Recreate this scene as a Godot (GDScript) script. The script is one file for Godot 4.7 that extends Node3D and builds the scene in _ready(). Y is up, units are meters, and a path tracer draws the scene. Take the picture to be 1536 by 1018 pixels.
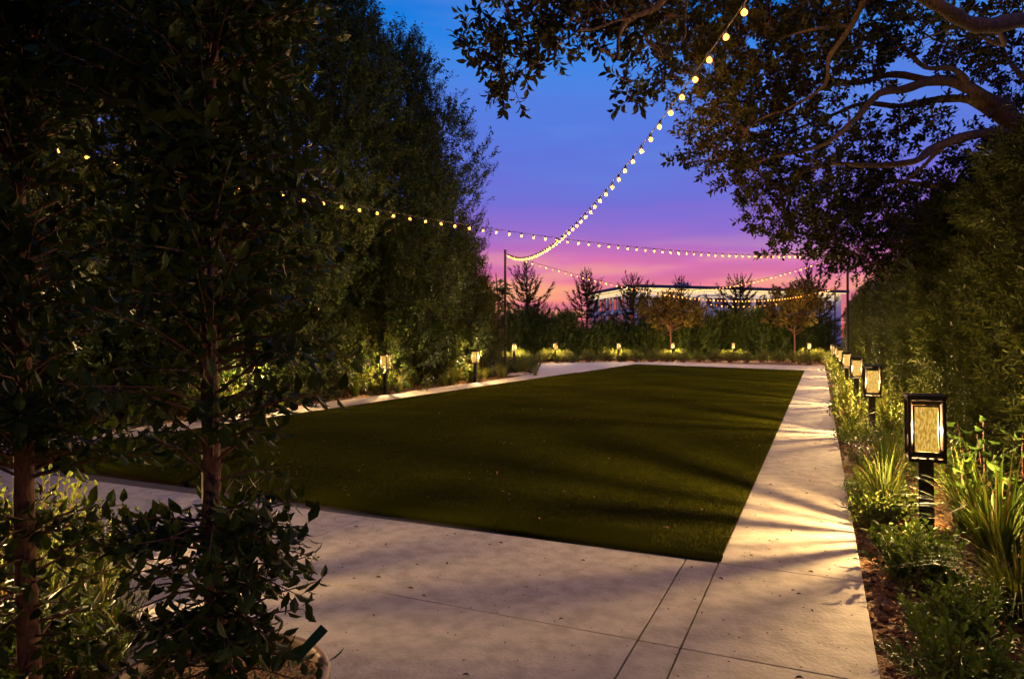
extends Node3D
# Event lawn at dusk: turf, concrete paths, lantern bollards, festoon lights, hedges and trees.

const EYE := Vector3(0, 1.5, 0)
const YAW := 0.42375
const FOCAL := 1024.0

var rng := RandomNumberGenerator.new()
var fwd := Vector3(-sin(YAW), 0, -cos(YAW))
var rgt := Vector3(cos(YAW), 0, -sin(YAW))
var used := {}
var M := {}
var lamp_z := [-5.84, -11.7, -16.58, -21.97, -28.05, -34.2, -40.5, -46.5]

# ------------------------------------------------------------------ mesh helpers
class MB:
	var v := PackedVector3Array()
	var n := PackedVector3Array()
	var c := PackedColorArray()
	var uv := PackedVector2Array()
	var i := PackedInt32Array()
	var col := Color(1, 1, 1)
	func vert(p: Vector3, nn: Vector3) -> int:
		v.append(p); n.append(nn); c.append(col)
		return v.size() - 1
	func tri(a: Vector3, b: Vector3, d: Vector3):      # counter-clockwise seen from the front
		var nn := (b - a).cross(d - a).normalized()
		var k := vert(a, nn); vert(b, nn); vert(d, nn)
		i.append(k); i.append(k + 2); i.append(k + 1)
	func quad(a: Vector3, b: Vector3, d: Vector3, e: Vector3):
		var nn := (d - a).cross(e - b).normalized()
		var k := vert(a, nn); vert(b, nn); vert(d, nn); vert(e, nn)
		i.append_array(PackedInt32Array([k, k + 2, k + 1, k, k + 3, k + 2]))
	func hexa(p: Array):   # eight corners: 0-3 bottom, 4-7 top, both counter-clockwise from above
		quad(p[3], p[2], p[1], p[0]); quad(p[4], p[5], p[6], p[7])
		for k in 4:
			var m := (k + 1) % 4
			quad(p[k], p[m], p[m + 4], p[k + 4])
	func box(at: Vector3, s: Vector3, bev := 0.0):
		var h := s / 2.0
		if bev <= 0.0:
			hexa([at + Vector3(-h.x, -h.y, h.z), at + Vector3(h.x, -h.y, h.z), at + Vector3(h.x, -h.y, -h.z), at + Vector3(-h.x, -h.y, -h.z),
				at + Vector3(-h.x, h.y, h.z), at + Vector3(h.x, h.y, h.z), at + Vector3(h.x, h.y, -h.z), at + Vector3(-h.x, h.y, -h.z)])
			return
		var b := bev
		# ring profile: stacked rounded-square outlines
		var rings := []
		for lv in [[-h.y, b], [-h.y + b, 0.0], [h.y - b, 0.0], [h.y, b]]:
			var x: float = h.x - lv[1]
			var z: float = h.z - lv[1]
			var y: float = lv[0]
			rings.append([at + Vector3(-x + b, y, z), at + Vector3(x - b, y, z), at + Vector3(x, y, z - b), at + Vector3(x, y, -z + b), at + Vector3(x - b, y, -z), at + Vector3(-x + b, y, -z), at + Vector3(-x, y, -z + b), at + Vector3(-x, y, z - b)])
		for r in 3:
			for k in 8:
				var m := (k + 1) % 8
				quad(rings[r][k], rings[r][m], rings[r + 1][m], rings[r + 1][k])
		for k in range(1, 7):
			tri(rings[3][0], rings[3][k], rings[3][k + 1])
			tri(rings[0][0], rings[0][k + 1], rings[0][k])
	func tube(pts: Array, rad: Array, sides := 6, cap := true):
		var k0 := v.size()
		var up := Vector3.UP
		var last: Vector3 = (pts[1] - pts[0]).normalized()
		if absf(last.dot(up)) > 0.95:
			up = Vector3.RIGHT
		var sd := last.cross(up).normalized()
		for q in pts.size():
			var d: Vector3 = (pts[mini(q + 1, pts.size() - 1)] - pts[maxi(q - 1, 0)]).normalized()
			sd = (sd - d * sd.dot(d)).normalized()
			var oth := d.cross(sd)
			for k in sides:
				var an := TAU * k / sides
				var nn := sd * cos(an) + oth * sin(an)
				vert(pts[q] + nn * rad[q], nn)
		for q in pts.size() - 1:
			for k in sides:
				var a := k0 + q * sides + k
				var b := k0 + q * sides + (k + 1) % sides
				i.append_array(PackedInt32Array([a, b + sides, b, a, a + sides, b + sides]))
		if cap:
			for e in [0, pts.size() - 1]:
				var d2: Vector3 = (pts[1] - pts[0]).normalized() * -1.0 if e == 0 else (pts[e] - pts[e - 1]).normalized()
				var kc := vert(pts[e], d2)
				for k in sides:
					vert(v[k0 + e * sides + k], d2)
				for k in sides:
					var a2 := kc + 1 + k
					var b2 := kc + 1 + (k + 1) % sides
					if e == 0: i.append_array(PackedInt32Array([kc, a2, b2]))
					else: i.append_array(PackedInt32Array([kc, b2, a2]))
	func lathe(prof: Array, sides: int, at := Vector3.ZERO):   # [radius, height] from the bottom up, outside
		var k0 := v.size()
		for q in prof.size():
			var a: Vector2 = prof[maxi(q - 1, 0)]
			var b: Vector2 = prof[mini(q + 1, prof.size() - 1)]
			var t := (b - a).normalized()
			for k in sides:
				var an := TAU * k / sides
				vert(at + Vector3(prof[q].x * cos(an), prof[q].y, -prof[q].x * sin(an)), Vector3(t.y * cos(an), -t.x, -t.y * sin(an)))
		for q in prof.size() - 1:
			for k in sides:
				var a1 := k0 + q * sides + k
				var b1 := k0 + q * sides + (k + 1) % sides
				i.append_array(PackedInt32Array([a1, b1 + sides, b1, a1, a1 + sides, b1 + sides]))
	func leaf(p: Vector3, d: Vector3, up: Vector3, L: float, W: float, fold := 0.12, curl := 0.15):
		var s := d.cross(up).normalized()
		var u := s.cross(d).normalized()
		var m1 := p + d * L * 0.36 + u * L * curl * 0.25
		var m2 := p + d * L * 0.70 + u * L * curl * 0.05
		var tip := p + d * L - u * L * curl
		var f := u * W * fold
		var l1 := m1 - s * W * 0.5 + f
		var r1 := m1 + s * W * 0.5 + f
		var l2 := m2 - s * W * 0.38 + f
		var r2 := m2 + s * W * 0.38 + f
		tri(p, m1, l1); tri(p, r1, m1)
		quad(m1, m2, l2, l1); quad(m1, r1, r2, m2)
		tri(m2, tip, l2); tri(m2, r2, tip)
	func sliver(p: Vector3, d: Vector3, up: Vector3, L: float, W: float):
		var s := d.cross(up).normalized()
		var m := p + d * L * 0.45
		var u := s.cross(d)
		quad(p, m + s * W * 0.5, p + d * L - u * L * 0.12, m - s * W * 0.5)
	func add(o: MB, xf: Transform3D, f := Color(1, 1, 1)):
		var k0 := v.size()
		v.append_array(xf * o.v)
		n.append_array(Transform3D(xf.basis.orthonormalized(), Vector3.ZERO) * o.n)
		if f == Color(1, 1, 1): c.append_array(o.c)
		else:
			for k in o.c: c.append(k * f)
		for k in o.i: i.append(k + k0)
	func mesh() -> ArrayMesh:
		var a := []
		a.resize(Mesh.ARRAY_MAX)
		a[Mesh.ARRAY_VERTEX] = v; a[Mesh.ARRAY_NORMAL] = n; a[Mesh.ARRAY_COLOR] = c; a[Mesh.ARRAY_INDEX] = i
		var m := ArrayMesh.new()
		m.add_surface_from_arrays(Mesh.PRIMITIVE_TRIANGLES, a)
		return m

func px(u: float, vv: float, t: float) -> Vector3:      # a surveyed sight line and its distance, turned into a place
	return EYE + fwd * t + rgt * ((u - 768.0) / FOCAL * t) + Vector3.UP * ((505.0 - vv) / FOCAL * t)
func gp(u: float, t: float, y := 0.0) -> Vector3:       # the place on the ground
	var p := px(u, 505, t)
	return Vector3(p.x, y, p.z)
func rnd(a: float, b: float) -> float: return rng.randf_range(a, b)
func rdir() -> Vector3:
	var z := rnd(-1, 1)
	var an := rnd(0, TAU)
	var r := sqrt(1.0 - z * z)
	return Vector3(r * cos(an), z, r * sin(an))
func smooth(pts: Array, rad: Array, sub := 4) -> Array:
	var op := []
	var orr := []
	for k in pts.size() - 1:
		var a: Vector3 = pts[maxi(k - 1, 0)]
		var b: Vector3 = pts[k]
		var c: Vector3 = pts[k + 1]
		var d: Vector3 = pts[mini(k + 2, pts.size() - 1)]
		for s in sub:
			var t := float(s) / sub
			op.append(b.cubic_interpolate(c, a, d, t))
			orr.append(lerpf(rad[k], rad[k + 1], t))
	op.append(pts[-1]); orr.append(rad[-1])
	return [op, orr]

# ------------------------------------------------------------------ scene helpers
func numbered(called: String) -> String:
	used[called] = used.get(called, -1) + 1
	return called if used[called] == 0 else "%s_%03d" % [called, used[called]]
func tag(o: Node, label: String, category: String, group := ""):
	o.set_meta("label", label); o.set_meta("category", category)
	if group: o.set_meta("group", group)
var ord := ["first", "second", "third", "fourth", "fifth", "sixth", "seventh", "eighth"]
func by_lamp(z: float) -> String:      # which lantern of the hedge row stands nearest
	var b := 0
	for k in lamp_z.size():
		if absf(lamp_z[k] - z) < absf(lamp_z[b] - z): b = k
	return ord[b]
func thing(called: String, label: String, category: String, at := Vector3.ZERO, group := "") -> Node3D:
	var o := Node3D.new()
	o.name = numbered(called); add_child(o); o.position = at
	tag(o, label, category, group)
	return o
func part(called: String, mesh: Mesh, mat: Material, parent: Node, xf := Transform3D()) -> MeshInstance3D:
	var o := MeshInstance3D.new()
	o.name = called; o.mesh = mesh; o.material_override = mat; o.transform = xf
	parent.add_child(o, true)
	return o
func struct(called: String, mesh: Mesh, mat: Material) -> MeshInstance3D:
	var o := part(numbered(called), mesh, mat, self)
	o.set_meta("kind", "structure")
	return o
func multi(called: String, mesh: Mesh, mat: Material, xfs: Array, cols: Array, parent: Node) -> MultiMeshInstance3D:
	var mm := MultiMesh.new()
	mm.transform_format = MultiMesh.TRANSFORM_3D
	mm.use_colors = true
	mm.mesh = mesh
	mm.instance_count = xfs.size()
	for k in xfs.size():
		mm.set_instance_transform(k, xfs[k])
		mm.set_instance_color(k, cols[k])
	var o := MultiMeshInstance3D.new()
	o.name = called; o.multimesh = mm; o.material_override = mat
	o.set_meta("kind", "stuff")
	parent.add_child(o, true)
	return o
func copy(o: Node3D, called: String, label: String, at: Vector3, turn := 0.0, sc := 1.0) -> Node3D:
	var c: Node3D = o.duplicate()
	c.name = numbered(called); add_child(c)
	c.position = at; c.rotation.y = turn; c.scale = Vector3.ONE * sc
	c.set_meta("label", label)
	return c
func lin(r: float, g: float, b: float) -> Color: return Color(r, g, b).linear_to_srgb()
func mat(c: Color, rough := 0.8, metal := 0.0) -> StandardMaterial3D:
	var m := StandardMaterial3D.new()
	m.albedo_color = c; m.roughness = rough; m.metallic = metal
	return m
func noise_tex(freq: float, colors: Array, at: Array, sz := 512, oct := 5, kind := FastNoiseLite.TYPE_SIMPLEX_SMOOTH, sd := 1) -> NoiseTexture2D:
	var nz := FastNoiseLite.new()
	nz.noise_type = kind; nz.frequency = freq; nz.fractal_octaves = oct; nz.seed = sd
	var t := NoiseTexture2D.new()
	t.width = sz; t.height = sz; t.seamless = true; t.noise = nz
	if colors.size():
		var g := Gradient.new()
		g.offsets = PackedFloat32Array(at); g.colors = PackedColorArray(colors)
		t.color_ramp = g
	return t
func height_tex(freq: float, sz := 512, oct := 4, sd := 5) -> NoiseTexture2D: return noise_tex(freq, [], [], sz, oct, FastNoiseLite.TYPE_SIMPLEX_SMOOTH, sd)
func leafy(rough := 0.5, back := 0.3) -> StandardMaterial3D:
	var m := mat(Color.WHITE, rough)
	m.vertex_color_use_as_albedo = true
	m.metallic_specular = 0.2
	m.backlight_enabled = true
	m.backlight = lin(back, back * 1.05, back * 0.5)
	return m
func world_tex(m: StandardMaterial3D, t: Texture2D, sc: float):
	m.albedo_texture = t; m.uv1_triplanar = true; m.uv1_world_triplanar = true; m.uv1_scale = Vector3.ONE * sc
func relief(m: StandardMaterial3D, t: Texture2D, cm: float):
	m.heightmap_enabled = true; m.heightmap_texture = t; m.heightmap_scale = cm

func materials():
	M.concrete = mat(Color.WHITE, 0.86)
	world_tex(M.concrete, noise_tex(0.012, [lin(.355, .305, .235), lin(.415, .36, .28), lin(.455, .395, .31), lin(.495, .43, .34)], [0.2, 0.45, 0.6, 0.85], 1024, 7), 0.45)
	relief(M.concrete, height_tex(0.06, 1024, 5), 0.25)
	var spots := noise_tex(0.16, [Color(.34, .28, .24, .7), Color(.40, .34, .30, .0), Color(.40, .34, .30, .0), Color(.72, .66, .60, .3)], [0.12, 0.24, 0.82, 0.95], 1024, 3, FastNoiseLite.TYPE_SIMPLEX, 9)
	M.concrete.detail_enabled = true
	M.concrete.detail_albedo = spots
	M.concrete.detail_blend_mode = BaseMaterial3D.BLEND_MODE_MIX
	M.joint = mat(lin(.09, .07, .05), 0.95)
	M.soil = mat(Color.WHITE, 0.95)
	world_tex(M.soil, noise_tex(0.03, [lin(.06, .027, .010), lin(.17, .075, .026), lin(.30, .15, .055)], [0.2, 0.5, 0.8], 1024, 6), 1.1)
	relief(M.soil, height_tex(0.05, 1024, 5, 8), 3.0)
	M.turf_base = mat(Color.WHITE, 1.0)
	world_tex(M.turf_base, noise_tex(0.02, [lin(.025, .026, .003), lin(.045, .044, .005), lin(.06, .056, .008)], [0.25, 0.5, 0.75], 512, 5), 0.6)
	M.turf = mat(Color.WHITE, 0.85)
	M.turf.metallic_specular = 0.15
	M.turf_base.metallic_specular = 0.1
	M.turf.vertex_color_use_as_albedo = true
	M.bark = mat(Color.WHITE, 0.9)
	world_tex(M.bark, noise_tex(0.02, [lin(.035, .019, .010), lin(.07, .039, .022), lin(.10, .06, .037)], [0.25, 0.5, 0.8], 512, 6, FastNoiseLite.TYPE_SIMPLEX_SMOOTH, 3), 1.6)
	M.bark.uv1_scale = Vector3(2.4, 0.9, 2.4)
	relief(M.bark, height_tex(0.04, 512, 5, 4), 1.6)
	M.young_bark = mat(Color.WHITE, 0.85)
	world_tex(M.young_bark, noise_tex(0.03, [lin(.075, .030, .016), lin(.13, .056, .032), lin(.17, .082, .05)], [0.25, 0.5, 0.8], 512, 5, FastNoiseLite.TYPE_SIMPLEX_SMOOTH, 6), 3.0)
	M.young_bark.uv1_scale = Vector3(4, 1, 4)
	relief(M.young_bark, height_tex(0.05, 512, 4, 7), 0.3)
	M.ficus = leafy(0.45, 0.22)
	M.fine = leafy(0.5, 0.28)
	M.yew = leafy(0.5, 0.25)
	M.grass = leafy(0.45, 0.35)
	M.chips = leafy(0.9, 0.02)
	M.metal = mat(lin(.012, .010, .009), 0.5, 0.0)
	M.metal.metallic_specular = 0.3
	relief(M.metal, height_tex(0.2, 256, 3, 2), 0.02)
	M.metal.uv1_triplanar = true
	M.bronze = mat(lin(.022, .015, .010), 0.55, 0.0)
	M.bronze.metallic_specular = 0.2
	M.glow = mat(lin(.10, .07, .03), 0.3)
	M.glow.emission_enabled = true
	M.glow.emission_operator = BaseMaterial3D.EMISSION_OP_MULTIPLY
	M.glow.emission = Color.WHITE
	M.glow.emission_energy_multiplier = 0.78
	M.glow.emission_texture = noise_tex(0.03, [lin(.45, .22, .02), lin(.72, .40, .05), lin(.95, .58, .10), lin(1.0, .86, .34)], [0.15, 0.42, 0.66, 0.9], 512, 7, FastNoiseLite.TYPE_SIMPLEX, 12)
	M.glow.uv1_triplanar = true
	M.glow.uv1_scale = Vector3(3.4, 1.1, 3.4)
	M.filament = mat(lin(.9, .7, .4), 0.4)
	M.filament.emission_enabled = true
	M.filament.emission = lin(1, .38, .07)
	M.filament.emission_energy_multiplier = 3.0
	M.bulb = mat(Color(lin(.8, .4, .1), 0.7), 0.1)
	M.bulb.transparency = BaseMaterial3D.TRANSPARENCY_ALPHA
	M.bulb.emission_enabled = true
	M.bulb.emission = lin(1, .34, .045)
	M.bulb.emission_energy_multiplier = 2.0
	M.cable = mat(lin(.012, .010, .009), 0.6)
	M.pot = mat(lin(.20, .105, .07), 0.5)
	relief(M.pot, height_tex(0.03, 512, 4, 3), 0.15)
	M.pot.uv1_triplanar = true
	M.tag = mat(lin(.012, .075, .03), 0.7)
	M.stucco = mat(lin(.74, .73, .74), 0.9)
	M.roof = mat(lin(.06, .065, .085), 0.7)
	M.pane = mat(lin(.02, .022, .03), 0.12)
	M.red_pane = mat(lin(.22, .05, .04), 0.25)
	M.red_pane.emission_enabled = true
	M.red_pane.emission = lin(.62, .10, .05)
	M.red_pane.emission_energy_multiplier = 0.55
	M.frame = mat(lin(.10, .06, .06), 0.6)
	M.strip = mat(lin(.9, .8, .5), 0.4)
	M.strip.emission_enabled = true
	M.strip.emission = lin(1, .72, .3)
	M.strip.emission_energy_multiplier = 1.6
	M.galvanised = mat(lin(.42, .44, .47), 0.45, 0.4)
	M.stone = mat(lin(.3, .26, .22), 0.9)

# ------------------------------------------------------------------ sky
func make_sky() -> Sky:
	var w := 1536
	var h := 768
	var el := [0.0, 1.2, 2.4, 3.6, 4.8, 6.0, 7.2, 8.6, 11.4, 14.2, 17.0, 19.6, 22.0, 24.5, 27.0, 40.0, 90.0]
	var cs := [Color8(242, 92, 108), Color8(242, 110, 118), Color8(248, 134, 130), Color8(250, 144, 140), Color8(240, 128, 158), Color8(220, 118, 180), Color8(190, 112, 194), Color8(156, 111, 206), Color8(116, 110, 214), Color8(98, 116, 218), Color8(88, 124, 224), Color8(80, 132, 228), Color8(60, 134, 230), Color8(28, 126, 226), Color8(10, 116, 220), Color8(6, 92, 194), Color8(6, 74, 164)]
	var nz := FastNoiseLite.new()
	nz.seed = 21; nz.frequency = 1.0; nz.fractal_octaves = 5
	var im := Image.create(w, h, false, Image.FORMAT_RGBF)
	for y in h:
		var e := 90.0 - (y + 0.5) / h * 180.0
		if e < -1.0:
			im.fill_rect(Rect2i(0, y, w, h - y), Color(.06, .04, .05))
			break
		var er := deg_to_rad(e)
		for x in w:
			var az := (x + 0.5) / w * TAU
			var dx := cos(az) * cos(er)
			var dz := sin(az) * cos(er)
			var streak := nz.get_noise_3d(dx * 3.2, e * 0.62, dz * 3.2)
			var band := nz.get_noise_3d(dx * 1.6 + 9.0, e * 0.16, dz * 1.6)
			var ee := maxf(0.0, e + band * 2.0 + streak * 0.5)
			var k := 0
			while k < el.size() - 2 and el[k + 1] < ee:
				k += 1
			var c: Color = cs[k].srgb_to_linear().lerp(cs[k + 1].srgb_to_linear(), clampf((ee - el[k]) / (el[k + 1] - el[k]), 0, 1))
			# thin cloud sheets that catch the afterglow low down
			var low := clampf((8.5 - e) / 6.0, 0, 1) * clampf(e / 1.5, 0.3, 1)
			var s := clampf(streak * 3.4 + 0.05, -0.6, 1.0)
			if s > 0: c = c.lerp(Color(.98, .44, .22), s * low * 0.95)
			else: c = c.lerp(Color(.44, .12, .30), -s * low * 0.9)
			var veil := clampf(band * 1.6 + streak * 0.7, 0, 1) * clampf((e - 9.0) / 8.0, 0, 1)
			c = c.lerp(Color(.16, .30, .80), veil * 0.45)
			im.set_pixel(x, y, c)
	var p := PanoramaSkyMaterial.new()
	p.panorama = ImageTexture.create_from_image(im)
	var sky := Sky.new()
	sky.sky_material = p
	return sky

# ------------------------------------------------------------------ sprays of leaves
func spray_broad(n: int, L: float, W: float, stem: float, g: Color) -> MB:      # a twig of glossy oval leaves, along +Y
	var b := MB.new()
	var pts := []
	var rad := []
	var bend := Vector3(rnd(-.12, .12), 0, rnd(-.12, .12)) * stem
	for k in 3:
		var t := k / 2.0
		pts.append(Vector3(0, stem * t, 0) + bend * t * t); rad.append(0.0035 * (1.0 - 0.6 * t))
	b.col = Color(.09, .06, .045)
	b.tube(pts, rad, 3, false)
	for k in n:
		var t := lerpf(0.15, 1.0, float(k) / (n - 1))
		var p := Vector3(0, stem * t, 0) + bend * t * t
		var an := k * 2.4 + rnd(-.3, .3)
		var d := (Vector3(cos(an), lerpf(0.25, 1.1, t) + rnd(-.35, .3), sin(an))).normalized()
		var f := rnd(0.7, 1.25)
		b.col = Color(g.r * f, g.g * f, g.b * f * rnd(.8, 1.2))
		b.leaf(p + d * 0.008, d, Vector3.UP + rdir() * 0.35, L * rnd(.75, 1.15), W * rnd(.85, 1.1), rnd(.06, .22), rnd(.02, .22))
	return b
func spray_fine(n: int, L: float, W: float, stem: float, g: Color, fork := 3) -> MB:
	var b := MB.new()
	for s in fork:
		var lean := Vector3(rnd(-.5, .5), 0, rnd(-.5, .5)) * (0.25 if s == 0 else 1.0)
		var st := stem * (1.0 if s == 0 else rnd(.5, .85))
		var o := Vector3(0, 0 if s == 0 else stem * rnd(.05, .35), 0)
		b.col = Color(.07, .05, .04)
		b.tube([o, o + (Vector3.UP + lean * .5) * st * .5, o + (Vector3.UP + lean) * st], [.003, .002, .001], 3, false)
		for k in n / fork:
			var t := lerpf(0.1, 1.0, float(k) / (n / fork - 1))
			var p := o + (Vector3.UP + lean * t) * st * t
			var an := k * 2.4 + rnd(-.4, .4)
			var d := Vector3(cos(an), rnd(.1, 1.0), sin(an)).normalized()
			var f := rnd(0.65, 1.3)
			b.col = Color(g.r * f, g.g * f, g.b * f)
			b.sliver(p, d, Vector3.UP + rdir() * .5, L * rnd(.7, 1.2), W * rnd(.8, 1.15))
	return b
func spray_yew(n: int, L: float, W: float, stem: float, g: Color) -> MB:         # a shoot with long narrow leaves
	var b := MB.new()
	b.col = Color(.06, .07, .03)
	b.tube([Vector3.ZERO, Vector3(0.01, stem * .5, 0), Vector3(.03, stem, 0)], [.003, .002, .001], 3, false)
	for k in n:
		var t := lerpf(0.05, 1.0, float(k) / (n - 1))
		var an := k * 2.4 + rnd(-.3, .3)
		var d := Vector3(cos(an), rnd(.5, 1.3), sin(an)).normalized()
		var f := rnd(0.65, 1.35)
		b.col = Color(g.r * f, g.g * f, g.b * f)
		b.sliver(Vector3(.03 * t * t, stem * t, 0), d, Vector3.UP + rdir() * .6, L * rnd(.7, 1.15), W)
	return b
func aim(d: Vector3, at: Vector3, sc: float) -> Transform3D:      # +Y turned along d, with a random roll
	var y := d.normalized()
	var x := y.cross(rdir()).normalized()
	return Transform3D(Basis(x, y, x.cross(y)).scaled(Vector3.ONE * sc), at)
func tuft(kinds: Array, n: int, up: float, out: float, sc: float, squash := 1.0) -> MB:   # a loose ball of sprays of radius about one
	var b := MB.new()
	for k in n:
		var d := rdir()
		var p := d * pow(rng.randf(), .45) * Vector3(1, squash, 1)
		var c := tint()
		b.add(kinds[k % kinds.size()], aim(d * out + Vector3.UP * up + rdir() * .45, p, sc * rnd(.75, 1.25)), c)
	return b
func slab_of_shoots(kinds: Array, n: int, w: float, h: float, d: float, sc: float) -> MB:   # a piece of clipped hedge face that looks along -X
	var b := MB.new()
	for k in n:
		var p := Vector3(d * pow(rng.randf(), 1.5), rnd(-.5, .5) * h, rnd(-.5, .5) * w)
		b.add(kinds[k % kinds.size()], aim(Vector3(-.8, rnd(.2, 1.1), rnd(-.7, .7)) + rdir() * .3, p, sc * rnd(.75, 1.3)), tint())
	return b
func tint() -> Color:
	var f := rnd(.7, 1.25)
	return Color(f * rnd(.9, 1.15), f, f * rnd(.85, 1.1))
func spread(xfs: Array, cols: Array, meshes: Array, m: Material, parent: Node, called := "foliage"):
	var by := []
	var cb := []
	for k in meshes.size(): by.append([]); cb.append([])
	for k in xfs.size():
		by[k % meshes.size()].append(xfs[k]); cb[k % meshes.size()].append(cols[k])
	for k in meshes.size():
		if by[k].size(): multi(called, meshes[k], m, by[k], cb[k], parent)

# ------------------------------------------------------------------ lantern bollard
func make_lantern(at: Vector3, label: String, turn := 0.0, energy := 0.55):
	var o := thing("bollard_lantern", label, "lantern", at, "bollard lanterns along the beds")
	o.rotation = Vector3(rnd(-.012, .012), turn + rnd(-.04, .04), rnd(-.012, .012))
	if not M.has("lan"):
		var post := MB.new()
		post.box(Vector3(0, 0.30, 0), Vector3(.098, .64, .098), 0.006)
		var foot := MB.new()
		foot.box(Vector3(0, .008, 0), Vector3(.17, .03, .17), 0.005)
		var cap := MB.new()
		cap.box(Vector3(0, 1.093, 0), Vector3(.252, .022, .252), 0.004)
		var plate := MB.new()
		plate.box(Vector3(0, .626, 0), Vector3(.240, .014, .240), 0.003)
		# a deep, bevelled frame on each side: an outer rim that slopes in to the glass
		var fr := MB.new()
		var ho := .120      # half of the outer width
		var hi := .075      # half of the pane
		var y0 := .633; var y1 := 1.082; var p0 := .690; var p1 := 1.018
		var zo := .120; var zi := .088
		for q in 4:
			var bs := Basis(Vector3.UP, q * PI / 2)
			var rim := .012
			var O := [Vector3(-ho, y0, zo), Vector3(ho, y0, zo), Vector3(ho, y1, zo), Vector3(-ho, y1, zo)]
			var A := [Vector3(-ho + rim, y0 + rim, zo), Vector3(ho - rim, y0 + rim, zo), Vector3(ho - rim, y1 - rim, zo), Vector3(-ho + rim, y1 - rim, zo)]
			var B := [Vector3(-hi - .012, p0 - .014, zi), Vector3(hi + .012, p0 - .014, zi), Vector3(hi + .012, p1 + .014, zi), Vector3(-hi - .012, p1 + .014, zi)]
			var B2 := []
			var D := [Vector3(-hi, p0, zi + .004), Vector3(hi, p0, zi + .004), Vector3(hi, p1, zi + .004), Vector3(-hi, p1, zi + .004)]
			var E2 := [Vector3(-hi, p0, zi - .008), Vector3(hi, p0, zi - .008), Vector3(hi, p1, zi - .008), Vector3(-hi, p1, zi - .008)]
			for b in B: B2.append(b + Vector3(0, 0, .004))
			for ring in [[O, A], [A, B], [B2, D], [D, E2]]:
				for k in 4:
					var m := (k + 1) % 4
					fr.quad(bs * ring[0][k], bs * ring[0][m], bs * ring[1][m], bs * ring[1][k])
		var gl := MB.new()
		for q in 4:
			var bs := Basis(Vector3.UP, q * PI / 2)
			var s := .0800
			gl.quad(bs * Vector3(-s, p0 - .01, s), bs * Vector3(s, p0 - .01, s), bs * Vector3(s, p1 + .01, s), bs * Vector3(-s, p1 + .01, s))
		var rp := MB.new()      # unseen opaque strips added inside the pane to cast rippled-glass streaks on the ground
		for q in 4:
			var bs := Basis(Vector3.UP, q * PI / 2)
			var x := -.070
			while x < .066:
				var w := rnd(.012, .022)
				var ph := rnd(0, TAU)
				var fr2 := rnd(14.0, 34.0)
				var last := []
				for k in 13:
					var y := lerpf(p0 - .005, p1 + .005, k / 12.0)
					var xx := x + .006 * sin(y * fr2 + ph) + .003 * sin(y * 47.0 + ph * 2.0)
					var ww := w * (.75 + .35 * sin(y * 27.0 + ph))
					var cur := [bs * Vector3(xx - ww / 2, y, .0765), bs * Vector3(xx + ww / 2, y, .0765)]
					if last.size(): rp.quad(last[0], last[1], cur[1], cur[0])
					last = cur
				x += w + rnd(.014, .024)
		M.streak_strip = mat(lin(.10, .06, .02), .4)
		M.lan_streak_strip = rp.mesh()
		M.lan = [post.mesh(), foot.mesh(), cap.mesh(), plate.mesh(), fr.mesh(), gl.mesh()]
	part("post", M.lan[0], M.metal, o); part("base_plate", M.lan[1], M.metal, o)
	var hd := part("lantern_frame", M.lan[4], M.bronze, o)
	part("cap", M.lan[2], M.metal, hd); part("lower_plate", M.lan[3], M.bronze, hd)
	part("lantern_glass", M.lan[5], M.glow, hd); part("streak_strips", M.lan_streak_strip, M.streak_strip, hd).set_meta("kind", "stuff")
	var l := OmniLight3D.new()
	l.name = "lantern_light"
	l.light_energy = energy
	l.light_color = lin(1, .64, .26)
	l.light_size = 0.01
	l.omni_range = 40.0; l.omni_attenuation = 2.0
	l.shadow_enabled = true
	l.position = Vector3(0, .854, 0)
	o.add_child(l, true)
	return o

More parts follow.
